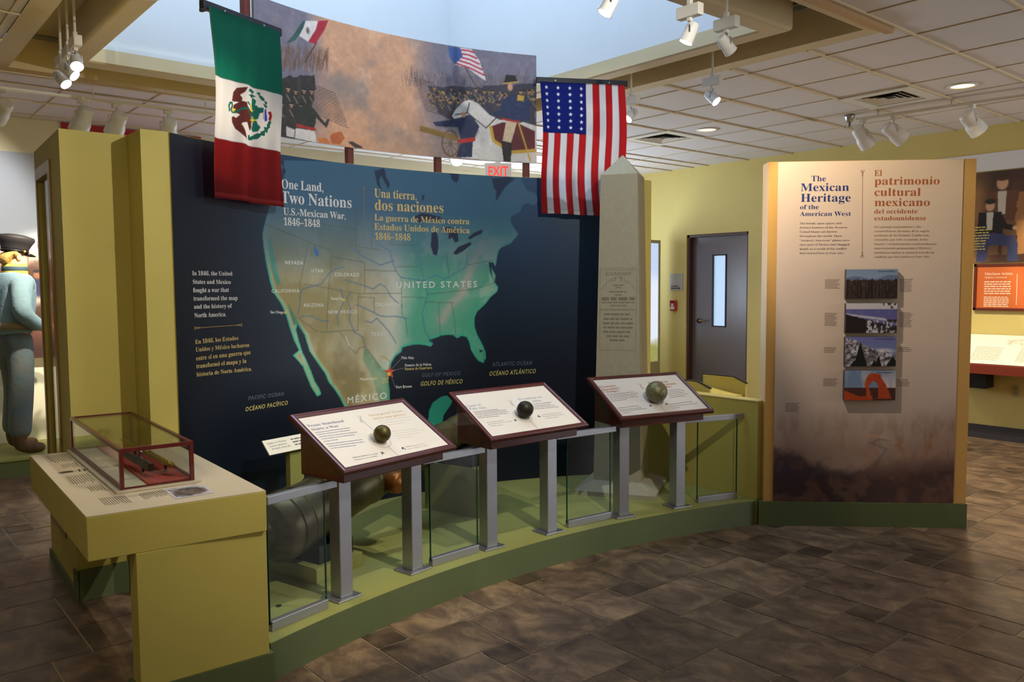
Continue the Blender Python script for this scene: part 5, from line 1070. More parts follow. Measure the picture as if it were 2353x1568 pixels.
# ------------------------------------------------------------------ tall display case at the left
def make_display_case():
    t = thing('display_case', 'tall yellow display case with a framed window, behind the exhibit table', 'display case', (1.0, 4.7, 0))
    x0, x1, y0, y1, H = .852, 1.146, 4.262, 5.09, 2.235; wt = .05; K = .05
    SH = Matrix(((1, K, 0, -K*y0), (0, 1, 0, 0), (0, 0, 1, 0), (0, 0, 0, 1)))   # the case stands slightly askew
    b = MB(); b.box(x0, x1, y0, y0+wt, .15, H, SH); b.build('front_panel', YEL, t)
    s = MB(); wy0, wy1, wz0, wz1 = 4.60, 4.985, .30, 2.07
    s.box(x0, x0+.04, y0+wt, wy0, .0, H, SH).box(x0, x0+.04, wy1, y1, .0, H, SH).box(x0, x0+.04, wy0, wy1, wz1, H, SH).box(x0, x0+.04, wy0, wy1, .0, wz0, SH); s.build('side_panel', YEL, t)
    r = MB(); r.box(x1-.03, x1, y0+wt, y1, .15, H, SH); r.build('side_panel', YEL, t)
    c = MB(); c.box(x0+.04, x1-.03, y0+wt, y1, H-.03, H, SH).box(x0+.04, x1-.03, y0+wt, y1, .15, .2, SH); c.build('case_deck', CREAM, t)
    p = MB(); p.box(x0+.006, x1+.0, y0-.012, y0, 0, .15, SH).box(x0-.012, x0-.0005, y0-.012, y1, 0, .05, SH).box(x0-.012, x0-.0005, y0-.012, y0+.05, .05, .15, SH).box(x0, x1, y0, y0+wt, 0, .15, SH); p.build('plinth', GRN, t)
    f = MB(); e = .045; F0, F1, Z0, Z1 = 4.535, 5.02, .24, 2.13
    f.box(x0-.008, x0, F0, wy0, Z0, Z1, SH).box(x0-.008, x0, wy1, F1, Z0, Z1, SH).box(x0-.008, x0, wy0, wy1, wz1, Z1, SH).box(x0-.008, x0, wy0, wy1, Z0, wz0, SH); fo = f.build('window_frame', mat('brass_trim', (150, 122, 62), .4, metal=.4), t)
    g = MB(); g.box(x0+.012, x0+.018, wy0, wy1, wz0, wz1, SH); g.build('window_pane', CASEG, fo)
    for z in (1.38, .72): g = MB(); g.box(x0-.014, x0-.008, F0-.004, F0+.012, z, z+.035, SH); g.build('hinge', STEEL, fo)
    h = MB(); h.lathe([(0, 0), (.008, 0), (.007, .006), (0, .007)], Matrix.Translation((x0, 4.40, .40)) @ Matrix.Rotation(-math.pi/2, 4, 'Y'), 12); h.build('lock', STEEL, t)
make_display_case()

# ------------------------------------------------------------------ alcove on the back wall: mural, dado, low stage, uniformed mannequin
def make_alcove():
    bwf = lambda a, b, d=0.0: np.stack([np.asarray(a), 8.249-d+0*np.asarray(a), np.asarray(b)], -1)
    t = thing('wall_mural', 'painted battlefield mural behind the uniformed mannequin', 'mural', (.9, 8.24, .88))
    P = Pic(-600, 1640, 880, 2680, 7, (206, 214, 226)); A, B = P.AA, P.BB; n1, n2 = P.n(6, 31), P.n(18, 32)
    P.mix(np.clip((B-2000)/700, 0, 1)*.7, (166, 176, 196)); P.mix(np.clip((n1-.45)*4, 0, 1)*np.clip((2300-B)/300, 0, 1)*.6, (236, 224, 214)); P.mix(np.clip((1900-B)/120, 0, 1)*.9, (228, 204, 186)); P.mix(np.clip((1760+120*(n1-.5)-B)/90, 0, 1), (128, 96, 84)); P.mix(np.clip((1500-B)/200, 0, 1)*.6, (112, 70, 62)); P.mix(np.clip((n2-.5)*5, 0, 1)*(B < 1750)*.5, (84, 58, 54)); P.mix(np.clip((1150-B)/200, 0, 1)*.8, (62, 44, 50))
    for x, y, c, h in ((1500, 1880, (178, 44, 44), 1.1), (1530, 1560, (168, 52, 46), 1.5), (1420, 1500, (74, 80, 128), 1.2), (960, 1500, (150, 46, 46), 1.2), (1600, 1330, (182, 46, 40), 1.5), (700, 1450, (60, 70, 120), 1.2)):
        P.blob(x, y, 60*h, 85*h, c, .95, .3); P.blob(x+8, y+95*h, 26*h, 30*h, (178, 126, 100), 1, .3); P.blob(x+10, y-120*h, 45*h, 70*h, (206, 200, 196), .9, .4); P.blob(x+8, y+125*h, 30*h, 14*h, (60, 50, 60), 1, .3)
    P.blob(1480, 1260, 190, 130, (72, 54, 52), .9, .4); P.blob(1480, 1160, 120, 60, (150, 104, 90), .7, .5)
    P.build('mural_print', bwf, PRINT, t)
    b = MB(); b.box(-1.6, 1.66, 8.236, 8.2495, .80, .88); o = b.build('mural_rail', mat('grey_olive_rail', (110, 102, 84), .6)); tag(o, 'grey band below the battlefield mural', 'wall rail')
    b = MB(); b.box(-1.6, 1.66, 8.238, 8.2495, .15, .80); o = b.build('dado_panel', mat('dado_white', (236, 234, 214), .6)); tag(o, 'white dado panel below the mural behind the mannequin', 'wall panel')
    s = thing('mannequin_stage', 'low green stage under the uniformed mannequin at the back wall', 'platform', (.4, 7.8, 0))
    b = MB(); b.box(-1.6, 1.66, 7.44, 8.237, .13, .15); b.build('stage_top', GRNL, s); b = MB(); b.box(-1.6, 1.66, 7.45, 8.237, 0, .13); b.build('stage_riser', GRN, s)
    r = MB(); r.box(1.67, 2.9, 8.225, 8.2495, .15, ZC-.002); o = r.build('red_panel', mat('red_paint', (170, 34, 34), .6)); tag(o, 'tall red wall panel seen above the display case', 'wall panel')
make_alcove()
def skin(name, verts, edges, rad, m, parent, sub=2, root=0):
    me = bpy.data.meshes.new(name); me.from_pydata(verts, edges, []); o = bpy.data.objects.new(name, me); COL.objects.link(o)
    md = o.modifiers.new('skin', 'SKIN'); md.use_smooth_shade = True
    for i, v in enumerate(me.skin_vertices[0].data):
        r = rad[i]; v.radius = r if isinstance(r, tuple) else (r, r); v.use_root = (i == root)
    sb = o.modifiers.new('sub', 'SUBSURF'); sb.levels = sub; sb.render_levels = sub
    me.materials.append(m); par(o, parent); return o
def make_mannequin():
    bx, by, z0, rz = 1.165, 7.74, .15, R_(12)      # faces along the back wall, to the right
    t = thing('mannequin', 'mannequin in light blue cavalry jacket, trousers and black cap beside the tall case', 'mannequin', (bx, by, z0))
    M = frame((bx, by, z0), rz)
    def W(pts): return [tuple(M @ Vector(p)) for p in pts]
    # local: x forward, y to the figure's left, z up
    skinm = mat('mannequin_skin', (206, 158, 128), .5)
    J = [(0, 0, .93), (0, 0, 1.10), (.01, 0, 1.28), (.0, 0, 1.42), (.01, 0, 1.50), (.035, 0, 1.59), (.03, 0, 1.665),
         (0, .10, .90), (.03, .12, .50), (-.01, .13, .09), (.12, .14, .03), (0, -.10, .90), (-.02, -.12, .50), (-.06, -.13, .09), (.07, -.14, .03),
         (0, .17, 1.40), (-.05, .24, 1.15), (.14, .16, 1.02), (.22, .10, 1.02), (0, -.17, 1.40), (-.05, -.25, 1.15), (.13, -.19, 1.02), (.22, -.12, 1.03)]
    E = [(0, 1), (1, 2), (2, 3), (3, 4), (4, 5), (5, 6), (0, 7), (7, 8), (8, 9), (9, 10), (0, 11), (11, 12), (12, 13), (13, 14), (3, 15), (15, 16), (16, 17), (17, 18), (3, 19), (19, 20), (20, 21), (21, 22)]
    Rr = [.085, .10, .115, .095, .06, .082, .080, .08, .055, .04, .03, .08, .055, .04, .03, .055, .045, .034, .03, .055, .045, .034, .03]
    # fingers on both hands
    def hand(i, s):
        b = J[i]; n0 = len(J)
        for k, (dy, L) in enumerate(((-.02, .06), (-.007, .07), (.007, .066), (.02, .055))):
            J.append((b[0]+.04, b[1]+dy, b[2]-.005)); J.append((b[0]+.04+L*.6, b[1]+dy, b[2]-.02)); J.append((b[0]+.04+L, b[1]+dy-.0, b[2]-.045)); m = len(J)
            E.extend([(i, m-3), (m-3, m-2), (m-2, m-1)]); Rr.extend([.009, .008, .007])
        J.append((b[0]+.01, b[1]-s*.03, b[2]+.02)); J.append((b[0]+.045, b[1]-s*.04, b[2]+.015)); m = len(J); E.extend([(i, m-2), (m-2, m-1)]); Rr.extend([.010, .008])
    hand(18, 1); hand(22, -1)
    J += [(.128, 0, 1.605), (.105, 0, 1.555), (.105, .0, 1.63)]; m = len(J); E += [(5, m-3), (5, m-2)]; Rr += [.013, .024, .016]
    E += [(6, m-1)]
    bd = skin('body', W(J), E, Rr, skinm, t)
    for sg in (1, -1):
        e = MB(); e.ball(M @ Vector((.098, sg*.034, 1.622)), .011, 10); e.build('eye', mat('dark_eye', (50, 40, 36), .3), bd, sm=True)
        e = MB(); e.ball((0, 0, 0), 1, 12); e.v = [tuple(M @ Vector((.025+.020*p[0], sg*.080+.008*p[1], 1.605+.032*p[2]))) for p in e.v]; e.build('ear', skinm, bd, sm=True)
    e = MB(); e.box(.112, .122, -.022, .022, 1.566, 1.572, M); e.build('mouth', mat('lip_tone', (160, 96, 84), .5), bd)
    jm = mat('sky_blue_wool', (128, 158, 176), .85, noise=.12, nscale=12, bump=.3, bscale=40); tm = mat('dusty_blue_wool', (84, 108, 126), .9, noise=.25, nscale=7, rgb2=(110, 112, 104), bump=.4, bscale=30)
    jk = skin('jacket', W([(0, 0, .93), (0, 0, 1.08), (.02, 0, 1.26), (.0, 0, 1.40), (.005, 0, 1.475), (0, .18, 1.40), (-.05, .255, 1.15), (.135, .165, 1.025), (0, -.18, 1.40), (-.05, -.265, 1.15), (.125, -.195, 1.025)]), [(0, 1), (1, 2), (2, 3), (3, 4), (3, 5), (5, 6), (6, 7), (3, 8), (8, 9), (9, 10)], [(.15, .17), (.145, .16), (.17, .19), (.14, .18), (.075, .08), .09, .08, .056, .09, .08, .056], jm, t)
    gold = mat('yellow_braid', (208, 188, 72), .6)
    c = MB(); c.lathe([(.080, 1.45), (.094, 1.47), (.090, 1.55), (.076, 1.55)], M @ Matrix.Translation((.02, 0, 0)), 24); c.build('collar', gold, jk, sm=True)
    c = MB(); c.lathe([(.091, 1.49), (.0955, 1.495), (.0945, 1.525), (.089, 1.53)], M @ Matrix.Translation((.02, 0, 0)), 24); c.build('collar_stripe', mat('navy_braid', (50, 70, 86), .7), jk, sm=True)
    for s in (1, -1):
        c = MB(); c.tube(W([(-.03, s*.10, 1.475), (-.03, s*.20, 1.455), (.04, s*.20, 1.455), (.04, s*.10, 1.478)]), .008, 6); c.build('shoulder_strap', gold, jk)
    for k in range(8): c = MB(); c.ball(M @ Vector((.168-.004*abs(k-3), .015, 1.40-.045*k)), .011, 8); c.build('button', mat('brass_button', (206, 170, 80), .3, metal=.8), jk, sm=True)
    skin('trousers', W([(0, 0, 1.03), (0, 0, .92), (0, .10, .86), (.035, .125, .50), (-.005, .135, .12), (0, -.10, .86), (-.02, -.125, .50), (-.055, -.135, .12)]), [(0, 1), (1, 2), (2, 3), (3, 4), (1, 5), (5, 6), (6, 7)], [(.13, .155), (.13, .15), .105, .095, .088, .105, .095, .088], tm, t)
    b = MB(); b.lathe([(.150, 1.02), (.162, 1.02), (.162, 1.075), (.150, 1.075)], M @ Matrix.Diagonal((.93, 1.06, 1, 1)), 28); be = b.build('belt', mat('worn_buff_leather', (150, 138, 116), .6), t, sm=True)
    b = MB(); b.box(.15, .172, -.03, .03, 1.015, 1.08, M); b.build('belt_buckle', mat('brass_plate', (150, 120, 60), .4, metal=.8), be, bevel=.003)
    bt = mat('muddy_leather', (88, 66, 46), .8, noise=.35, nscale=18)
    for x, y in ((.0, .14), (-.055, -.14)): skin('boot', W([(x, y, .20), (x, y, .06), (x+.10, y, .045), (x+.19, y, .035)]), [(0, 1), (1, 2), (2, 3)], [.062, .058, .052, .034], bt, t)
    h = skin('hair', W([(-.045, 0, 1.65), (-.035, .05, 1.60), (-.035, -.05, 1.60), (-.06, 0, 1.565), (.02, .078, 1.645), (.02, -.078, 1.645), (.0, .076, 1.60), (.0, -.076, 1.60)]), [(0, 1), (0, 2), (0, 3), (1, 4), (2, 5), (4, 6), (5, 7)], [.075, .05, .05, .045, .03, .03, .022, .022], mat('sandy_curls', (196, 156, 88), .8, noise=.4, nscale=60, bump=.8, bscale=50), t)
    bk = mat('black_wool_cap', (34, 32, 36), .6); c = MB(); T2 = M @ Matrix.Translation((.025, 0, 1.652)) @ Matrix.Rotation(R_(8), 4, 'Y') @ Matrix.Diagonal((1.0, .94, .86, 1))
    c.lathe([(.0, -.01), (.100, -.01), (.102, .03), (.120, .075), (.140, .115), (.132, .14), (.08, .155), (.0, .16)], T2, 28); cp = c.build('cap', bk, t, sm=True)
    v = MB(); v.rings([[T2 @ Vector((.085+r*math.cos(a)*.075, r*math.sin(a)*.085, z)) for a in (R_(-85+17*k) for k in range(11))] for r, z in ((.6, -.005), (1.0, -.022), (1.0, -.027), (.6, -.010))], closed=False); v.build('cap_visor', mat('black_patent', (20, 20, 22), .2), cp, sm=True)
    v = MB(); v.lathe([(.1015, -.004), (.1045, -.004), (.1045, .008), (.1015, .008)], T2, 28); v.build('cap_band', mat('black_leather', (26, 24, 26), .4), cp, sm=True)
    v = MB(); v.ball(T2 @ Vector((.04, -.098, .002)), .011, 10); v.build('cap_button', mat('brass_button', (206, 170, 80), .3), cp, sm=True)
make_mannequin()

# ------------------------------------------------------------------ things on and before the right wall
def rw_fn(off): return lambda a, b, d=0.0: np.stack([8.5-off-d+0*np.asarray(a), -np.asarray(a), np.asarray(b)], -1)
def make_right_wall():
    # a = -Y in mm, b = Z in mm
    t = thing('wall_picture', 'large painted group of townspeople on the yellow wall right of the heritage wall', 'picture', (8.48, 2.5, 1.66))
    a0, a1, b0, b1 = -3260, -1500, 1690, 2545
    m = MB(); m.box(8.485, 8.4995, -a1/1000, -a0/1000, b0/1000, b1/1000); m.build('picture_board', mat('picture_edge', (60, 44, 36), .5), t)
    P = Pic(a0, a1, b0, b1, 6, (78, 52, 40)); n1, n2 = P.n(6, 41), P.n(16, 42); A, B = P.AA, P.BB
    P.mix(np.clip((-3040-A)/120, 0, 1)*.8, (176, 128, 78)); P.mix(np.clip((n2-.5)*4, 0, 1)*.35, (116, 78, 54)); P.mix(np.clip((B-2350)/150, 0, 1)*.5, (60, 46, 42))
    def person(x, y, h, coat, legs, shirt, hat=None, sit=0):
        P.poly([(x-.16*h, y+.78*h), (x+.16*h, y+.78*h), (x+.2*h, y+.40*h), (x-.2*h, y+.40*h)], coat, 1, 6, int(abs(x))); P.poly([(x-.05*h, y+.78*h), (x+.05*h, y+.78*h), (x+.04*h, y+.5*h), (x-.04*h, y+.5*h)], shirt)
        if sit: P.poly([(x-.18*h, y+.44*h), (x+.05*h, y+.46*h), (x+.36*h, y+.40*h), (x+.40*h, y+.30*h), (x+.42*h, y), (x+.28*h, y), (x+.26*h, y+.24*h), (x, y+.26*h), (x-.04*h, y), (x-.18*h, y)], legs, 1, 5, 3)
        else: P.poly([(x-.18*h, y+.42*h), (x+.18*h, y+.42*h), (x+.15*h, y), (x+.02*h, y), (x, y+.3*h), (x-.03*h, y), (x-.16*h, y)], legs, 1, 5, 4)
        P.line([(x+.14*h, y+.72*h), (x+.22*h, y+.55*h), (x+.34*h, y+.52*h)], .08*h, coat); P.blob(x+.36*h, y+.52*h, .04*h, .04*h, (206, 160, 128), 1, .3)
        P.blob(x, y+.88*h, .075*h, .095*h, (206, 160, 130), 1, .25)
        P.blob(x, y+.95*h, .09*h, .05*h, hat or (70, 46, 34), 1, .3)
    person(-2960, 1760, 760, (104, 70, 48), (120, 86, 58), (206, 196, 180)); person(-2700, 1760, 740, (160, 112, 70), (190, 132, 78), (216, 206, 190), (120, 84, 52)); person(-2400, 1740, 770, (150, 104, 66), (196, 140, 86), (214, 204, 186)); person(-2100, 1740, 720, (92, 64, 50), (80, 60, 50), (206, 196, 180))
    person(-3060, 1695, 600, (36, 32, 34), (64, 70, 108), (206, 200, 190), (40, 46, 38), 1); P.poly([(-2650, 2050), (-2560, 2060), (-2550, 2330), (-2640, 2320)], (222, 212, 194))
    P.build('painting', rw_fn(.0152), PRINT, t)
    T = Text(rw_fn(.0155), 'sans', .0003)
    for k in range(9): T.dashes(-3245, 2020-k*26, -3245+150+((k*53) % 60), 2020-k*26, 12, k)
    T.build('caption_print', mat('yellow_caption', (216, 196, 110), .5), t)
    b = MB(); b.box(8.488, 8.4995, 1.4, 3.55, 2.555, 2.72); o = b.build('wall_band', mat('pale_grey_band', (226, 226, 228), .6)); tag(o, 'pale grey band on the wall above the townspeople painting', 'wall band')
    t = thing('orange_panel', 'orange text panel in a dark red frame below the townspeople painting', 'sign', (8.47, 2.6, 1.24))
    y0, y1, z0, z1 = 2.15, 3.175, 1.235, 1.675
    p = MB(); p.box(8.474, 8.484, y0, y1, z0, z1); p.build('panel', mat('orange_print', (206, 104, 46), .45), t)
    f = MB(); e = .022
    f.box(8.462, 8.4995, y0-.002, y1+.002, z1-e, z1+.002).box(8.462, 8.4995, y0-.002, y1+.002, z0-.002, z0+e).box(8.462, 8.4995, y0-.002, y0+e, z0, z1).box(8.462, 8.4995, y1-e, y1+.002, z0, z1); f.build('frame', mat('dark_red_frame', (96, 40, 32), .35), t)
    T = Text(rw_fn(.0265), 'serif', .0003); T.line('Mariano Arista', -3085, 1570, -2845, 1570, 24).line('Military Aristocrat', -3085, 1540, -2890, 1540, 15).line('Mariano Arista', -2745, 1570, -2500, 1570, 24)
    for k in range(6): T.dashes(-3085, 1500-k*22, -3085+230, 1500-k*22, 10, k); T.dashes(-3085, 1355-k*17, -3085+215, 1355-k*17, 9, 30+k); T.dashes(-2745, 1500-k*22, -2745+230, 1500-k*22, 10, 60+k)
    T.stroke([(-2805, 1580), (-2805, 1290)], 5); T.build('panel_text', mat('cream_ink', (240, 214, 186), .5), t)
    t = thing('reading_shelf', 'slanted cream reading shelf with dark red edge below the orange panel', 'shelf', (8.3, 2.6, .70))
    s = MB(); y0, y1 = 1.9, 3.30; prof = [(8.499, 1.00), (8.10, .74), (8.10, .66), (8.499, .66)]
    s.rings([[(x, y, z) for x, z in prof] for y in (y0, y1)]); s.build('shelf_body', mat('shelf_red_wood', (112, 44, 30), .4), t)
    q = MB(); q.add([(8.492, y0+.02, 1.002), (8.492, y1-.02, 1.002), (8.112, y1-.02, .754), (8.112, y0+.02, .754)], [(0, 1, 2, 3)]); q.build('shelf_graphic', mat('shelf_print', (240, 234, 214), .4), t)
    fn = lambda a, b, d=0.0: np.stack([8.112+np.asarray(b)*.8375-d*.5, -np.asarray(a), .754+np.asarray(b)*.5465+d*.9], -1)
    T = Text(fn, 'sans', .0007)
    for k in range(9): T.dashes(-3080, 250-k*24, -3080+240, 250-k*24, 8, k); T.dashes(-2700, 250-k*24, -2700+240, 250-k*24, 8, k+20)
    r = random.Random(4)
    for k in range(26): x, y = -2860+r.random()*320, 300+r.random()*110; T.stroke([(x, y), (x+r.uniform(-50, 70), y+r.uniform(-20, 26)), (x+r.uniform(-20, 110), y+r.uniform(-30, 30))], 3)
    T.build('shelf_text', mat('shelf_ink', (176, 164, 140), .5), t)
    b = MB(); b.box(8.30, 8.495, 2.98, 3.26, .50, .655); o = b.build('control_box', BLACK, None, bevel=.004); tag(o, 'black box fixed under the reading shelf', 'box')
    t = thing('wall_outlet', 'yellowed wall outlet under the reading shelf', 'outlet', (8.49, 2.79, .42))
    b = MB(); b.box(8.494, 8.4995, 2.755, 2.825, .425, .54); b.build('cover_plate', mat('ivory_plastic', (176, 164, 110), .5), t, bevel=.002)
    b = MB(); b.box(8.4915, 8.494, 2.775, 2.805, .49, .52).box(8.4915, 8.494, 2.775, 2.805, .445, .475); b.build('receptacles', mat('aged_plastic', (150, 140, 96), .5), t)
    t = thing('room_sign', 'small grey room sign on the wall left of the brown door', 'sign', (8.49, 6.79, 1.42))
    b = MB(); b.box(8.492, 8.4995, 6.69, 6.90, 1.42, 1.64); b.build('plate', mat('grey_plate', (172, 168, 158), .45), t)
    T = Text(rw_fn(.0085), 'sans', .0003); T.dashes(-6880, 1470, -6760, 1470, 14, 3).dashes(-6880, 1440, -6710, 1440, 18, 4); T.build('sign_text', INKD, t)
    t = thing('fire_alarm', 'small red fire alarm pull station left of the brown door', 'fire alarm', (8.48, 6.83, 1.15))
    b = MB(); b.box(8.46, 8.4995, 6.785, 6.875, 1.155, 1.29); b.build('housing', mat('alarm_red', (190, 40, 34), .4), t, bevel=.005)
    b = MB(); b.box(8.452, 8.46, 6.80, 6.86, 1.175, 1.215).box(8.452, 8.46, 6.815, 6.845, 1.205, 1.25); b.build('handle', WHITE, t); b = MB(); b.box(8.456, 8.46, 6.80, 6.86, 1.262, 1.28); b.build('label_strip', mat('navy_strip', (40, 44, 80), .5), t)
    # lit display standing against the right wall, its side seen past the exhibit wall
    t = thing('lit_display', 'tall backlit landscape display beside the fire alarm', 'display', (7.85, 6.95, 0))
    M = frame((8.30-.9, 6.90, 0), 0); D0 = .9
    b = MB(); b.box(-.03, D0, .0, .14, .0, .50, M).box(-.03, .0, .0, .14, .5, 2.03, M).box(D0-.03, D0, .0, .14, .5, 2.03, M).box(-.03, D0, .0, .14, 2.03, 2.07, M).box(-.03, D0, .12, .14, .5, 2.03, M); b.build('cabinet', mat('olive_grey_paint', (170, 162, 116), .5), t)
    P = Pic(0, 870, 500, 2030, 12, (214, 224, 244)); A, B = P.AA, P.BB; n = P.n(10, 5); P.mix(np.clip((B-1500)/200, 0, 1)*.5, (150, 176, 226)); P.mix(np.clip((760+90*n-B)/120, 0, 1)*.9, (140, 140, 70)); P.mix(np.clip((640-B)/100, 0, 1)*np.clip((n-.45)*6, 0, 1), (196, 206, 214))
    fn = lambda a, b, d=0.0: (np.stack([np.asarray(a), .012-d+0*np.asarray(a), np.asarray(b), 1+0*np.asarray(a)], -1) @ np.array(M).T)[..., :3]
    P.build('backlit_print', fn, attr_mat('backlit_film', .4, .3, emit=.9), t)
    # sloping yellow desk behind the low wall
    t = thing('sloped_desk', 'yellow desk with black-edged slanted side behind the low wall before the door', 'desk', (5.2, 3.9, 0))
    pr = [(3.83, .0), (3.83, .69), (3.95, .735), (4.25, .735), (4.25, 0)]
    for x in (5.2, 5.68):
        d = MB(); d.rings([[(x_, y, z) for y, z in pr] for x_ in (x, x+.02)]); sp = d.build('side_panel', YEL, t)
        e = MB(); e.rings([[(x_, y, z) for y, z in [(3.825, .69), (3.95, .736), (4.255, .736), (4.255, .743), (3.948, .743), (3.82, .696)]] for x_ in (x-.002, x+.022)]); e.build('panel_edge', BLACK, sp)
    d = MB(); d.rings([[(x, y, z) for y, z in [(3.85, 0), (3.85, .60), (4.24, .65), (4.24, 0)]] for x in (5.22, 5.68)]); d.build('desk_body', YEL, t)
    t = thing('exit_sign', 'white exit sign with red letters hanging beyond the map wall', 'exit sign', (6.0, 7.4, 2.8))
    M = frame((6.02, 7.42, 2.725), R_(-38)); b = MB(); b.box(-.155, .155, -.025, .025, 0, .185, M); b.build('housing', mat('exit_housing', (226, 220, 214), .5), t, bevel=.006)
    b = MB(); b.box(-.03, .03, -.02, .02, .185, .2455, M); b.build('ceiling_mount', WHITE, t)
    fn = lambda a, b, d=0.0: (np.stack([np.asarray(a), -.0255-d+0*np.asarray(a), np.asarray(b), 1+0*np.asarray(a)], -1) @ np.array(M).T)[..., :3]
    T = Text(fn, 'sans', .0003); T.line('EXIT', -118, 32, 118, 32, 118); T.build('letters', mat('exit_red', (220, 40, 40), .4, emit=(255, 50, 45), estr=1.6), t)
make_right_wall()

# ------------------------------------------------------------------ ceiling fittings
def downlight(x, y, label, on, power=80):
    t = thing('downlight', label, 'ceiling light', (x, y, ZC), 0, 'recessed round downlights')
    b = MB(); T = Matrix.Translation((x, y, ZC)); b.lathe([(.083, -.004), (.105, -.004), (.105, .004), (.083, .004)], T, 32); b.build('trim_ring', TRACKW, t, sm=True)
    b = MB(); b.lathe([(.0, .003), (.084, .003), (.084, .0035), (.0, .0035)], T, 32); b.build('lens', mat('warm_lens', (255, 236, 190), .3, emit=(255, 224, 160), estr=on), t)
    light('SPOT', 'downlight_lamp', (x, y, ZC-.02), (x, y, 0), power, WARM, spot_size=R_(120), spot_blend=.7, shadow_soft_size=.08).parent = None
downlight(6.63, 2.61, 'round downlight near the right end of the ceiling, beyond the square vent', 3.0, 260)
downlight(6.55, 4.88, 'round downlight farther back, above the left end of the yellow wall', 3.0)
downlight(1.29, 4.40, 'round downlight in the tan beam over the tall yellow case', 3.0)
def vent(x0, x1, y0, y1, label):
    t = thing('air_vent', label, 'vent', ((x0+x1)/2, (y0+y1)/2, ZC), 0, 'square ceiling air vents')
    b = MB(); e = .085
    for q in ((x0, x1, y0, y0+e), (x0, x1, y1-e, y1), (x0, x0+e, y0+e, y1-e), (x1-e, x1, y0+e, y1-e)): b.box(*q, ZC-.008, ZC+.002)
    b.build('face_plate', TRACKW, t)
    v = MB(); v.box(x0+e, x1-e, y0+e, y1-e, ZC+.0045, ZC+.0055); v.build('dark_throat', BLACK, t)
    s = MB()
    for k in range(4):
        i = e+.006+k*.042; a, b_, c, d = x0+i, x1-i, y0+i, y1-i; w_ = .024
        L = lambda o, z: [(a+o, c+o, z), (b_-o, c+o, z), (b_-o, d-o, z), (a+o, d-o, z)]
        s.rings([L(0, ZC-.004), L(w_, ZC+.004), L(w_+.003, ZC+.004), L(.003, ZC-.004)], caps=False)
    s.build('louvre', mat('louvre_enamel', (206, 196, 178), .45), t)
vent(6.30, 6.88, 2.86, 3.42, 'square white air vent near the downlight at the right')
vent(6.26, 6.85, 5.13, 5.71, 'square white air vent farther back, beside the striped flag')
def sprinkler():
    t = thing('sprinkler', 'chrome fire sprinkler beside the start of the right light track', 'sprinkler', (7.0, 3.64, ZC-.08))
    b = MB(); b.lathe([(.0, .0), (.045, 0), (.042, -.012), (.028, -.055), (.012, -.06), (.0, -.06)], Matrix.Translation((6.98, 3.68, ZC-.002)), 20); b.build('escutcheon', STEEL, t, sm=True)
    b = MB(); b.lathe([(.0, 0), (.010, 0), (.010, -.03), (.022, -.034), (.022, -.038), (.0, -.04)], Matrix.Translation((6.98, 3.68, ZC-.063)), 14); b.build('head', STEEL, t, sm=True)
sprinkler()
def track(name_label, p0, p1, bend=None):
    d = Vector(p1)-Vector(p0); L = d.length; M = Matrix.Translation(p0) @ d.to_track_quat('X', 'Z').to_matrix().to_4x4()
    t = thing('light_track', name_label, 'light track', (Vector(p0)+Vector(p1))/2)
    b = MB(); b.box(0, L, -.018, .018, -.02, .0, M); b.build('rail', TRACKW, t)
    h = MB()
    for s in (.12, .5, .9): c = M @ Vector((L*s, 0, 0)); h.tube([c, (c.x, c.y, ZC)], .006, 8)
    h.build('hanger_rod', TRACKW, t)
CAN = mat('white_can', (228, 226, 222), .4); CANIN = mat('lamp_glow', (255, 250, 240), .3, emit=(255, 244, 225), estr=9)
def can(loc, aim, label, power, color, size=1.0, group='white barrel spotlights on the tracks', spot=38, drop=.07):
    # loc: point on the track the fitting hangs from
    loc = Vector(loc); piv = loc-Vector((0, 0, drop+.075)); d = (Vector(aim)-piv).normalized()
    t = thing('track_spotlight', label, 'spotlight', loc, 0, group)
    b = MB(); b.box(loc.x-.03, loc.x+.03, loc.y-.018, loc.y+.018, loc.z-.03, loc.z-.0005); b.tube([loc-Vector((0, 0, .03)), loc-Vector((0, 0, drop))], .008, 8); b.build('adapter', TRACKW, t)
    Q = d.to_track_quat('Z', 'Y').to_matrix().to_4x4(); M = Matrix.Translation(piv) @ Q; s = size
    m = MB(); m.lathe([(.0, -.10*s), (.040*s, -.098*s), (.052*s, -.085*s), (.055*s, -.07*s), (.056*s, .0), (.064*s, .012*s), (.068*s, .03*s), (.070*s, .10*s), (.066*s, .10*s), (.062*s, .085*s)], M, 28)
    m.f = [f for f in m.f if len(f) == 4]; m.m = [0]*len(m.f); m.add([M @ Vector((.040*s*math.cos(k*.2244), .040*s*math.sin(k*.2244), -.098*s)) for k in range(28)], [tuple(range(28))]); m.build('barrel', CAN, t, sm='auto')
    g = MB(); g.lathe([(.0, .084*s), (.0625*s, .084*s), (.0625*s, .085*s), (.0, .085*s)], M, 28); g.build('lamp', CANIN, t)
    y = MB(); ax = M.col[0].to_3d(); top = loc-Vector((0, 0, drop)); y.tube([piv+ax*.06*s, piv+ax*.062*s+(top-piv)*.7, top, piv-ax*.062*s+(top-piv)*.7, piv-ax*.06*s], .005, 8); y.build('yoke', TRACKW, t)
    light('SPOT', 'spot_lamp', piv+d*.11*s, aim, power, color, spot_size=R_(spot), spot_blend=.5, shadow_soft_size=.03*s)
    return t
RT = [(6.93, 3.86), (7.12, 2.1)]
def rt(y): s = (3.86-y)/(3.86-2.1); return (6.93+.19*s, y, 2.915)
track('white light track hanging before the yellow right wall', (6.945, 3.60, 2.935), (7.12, 2.1, 2.935))
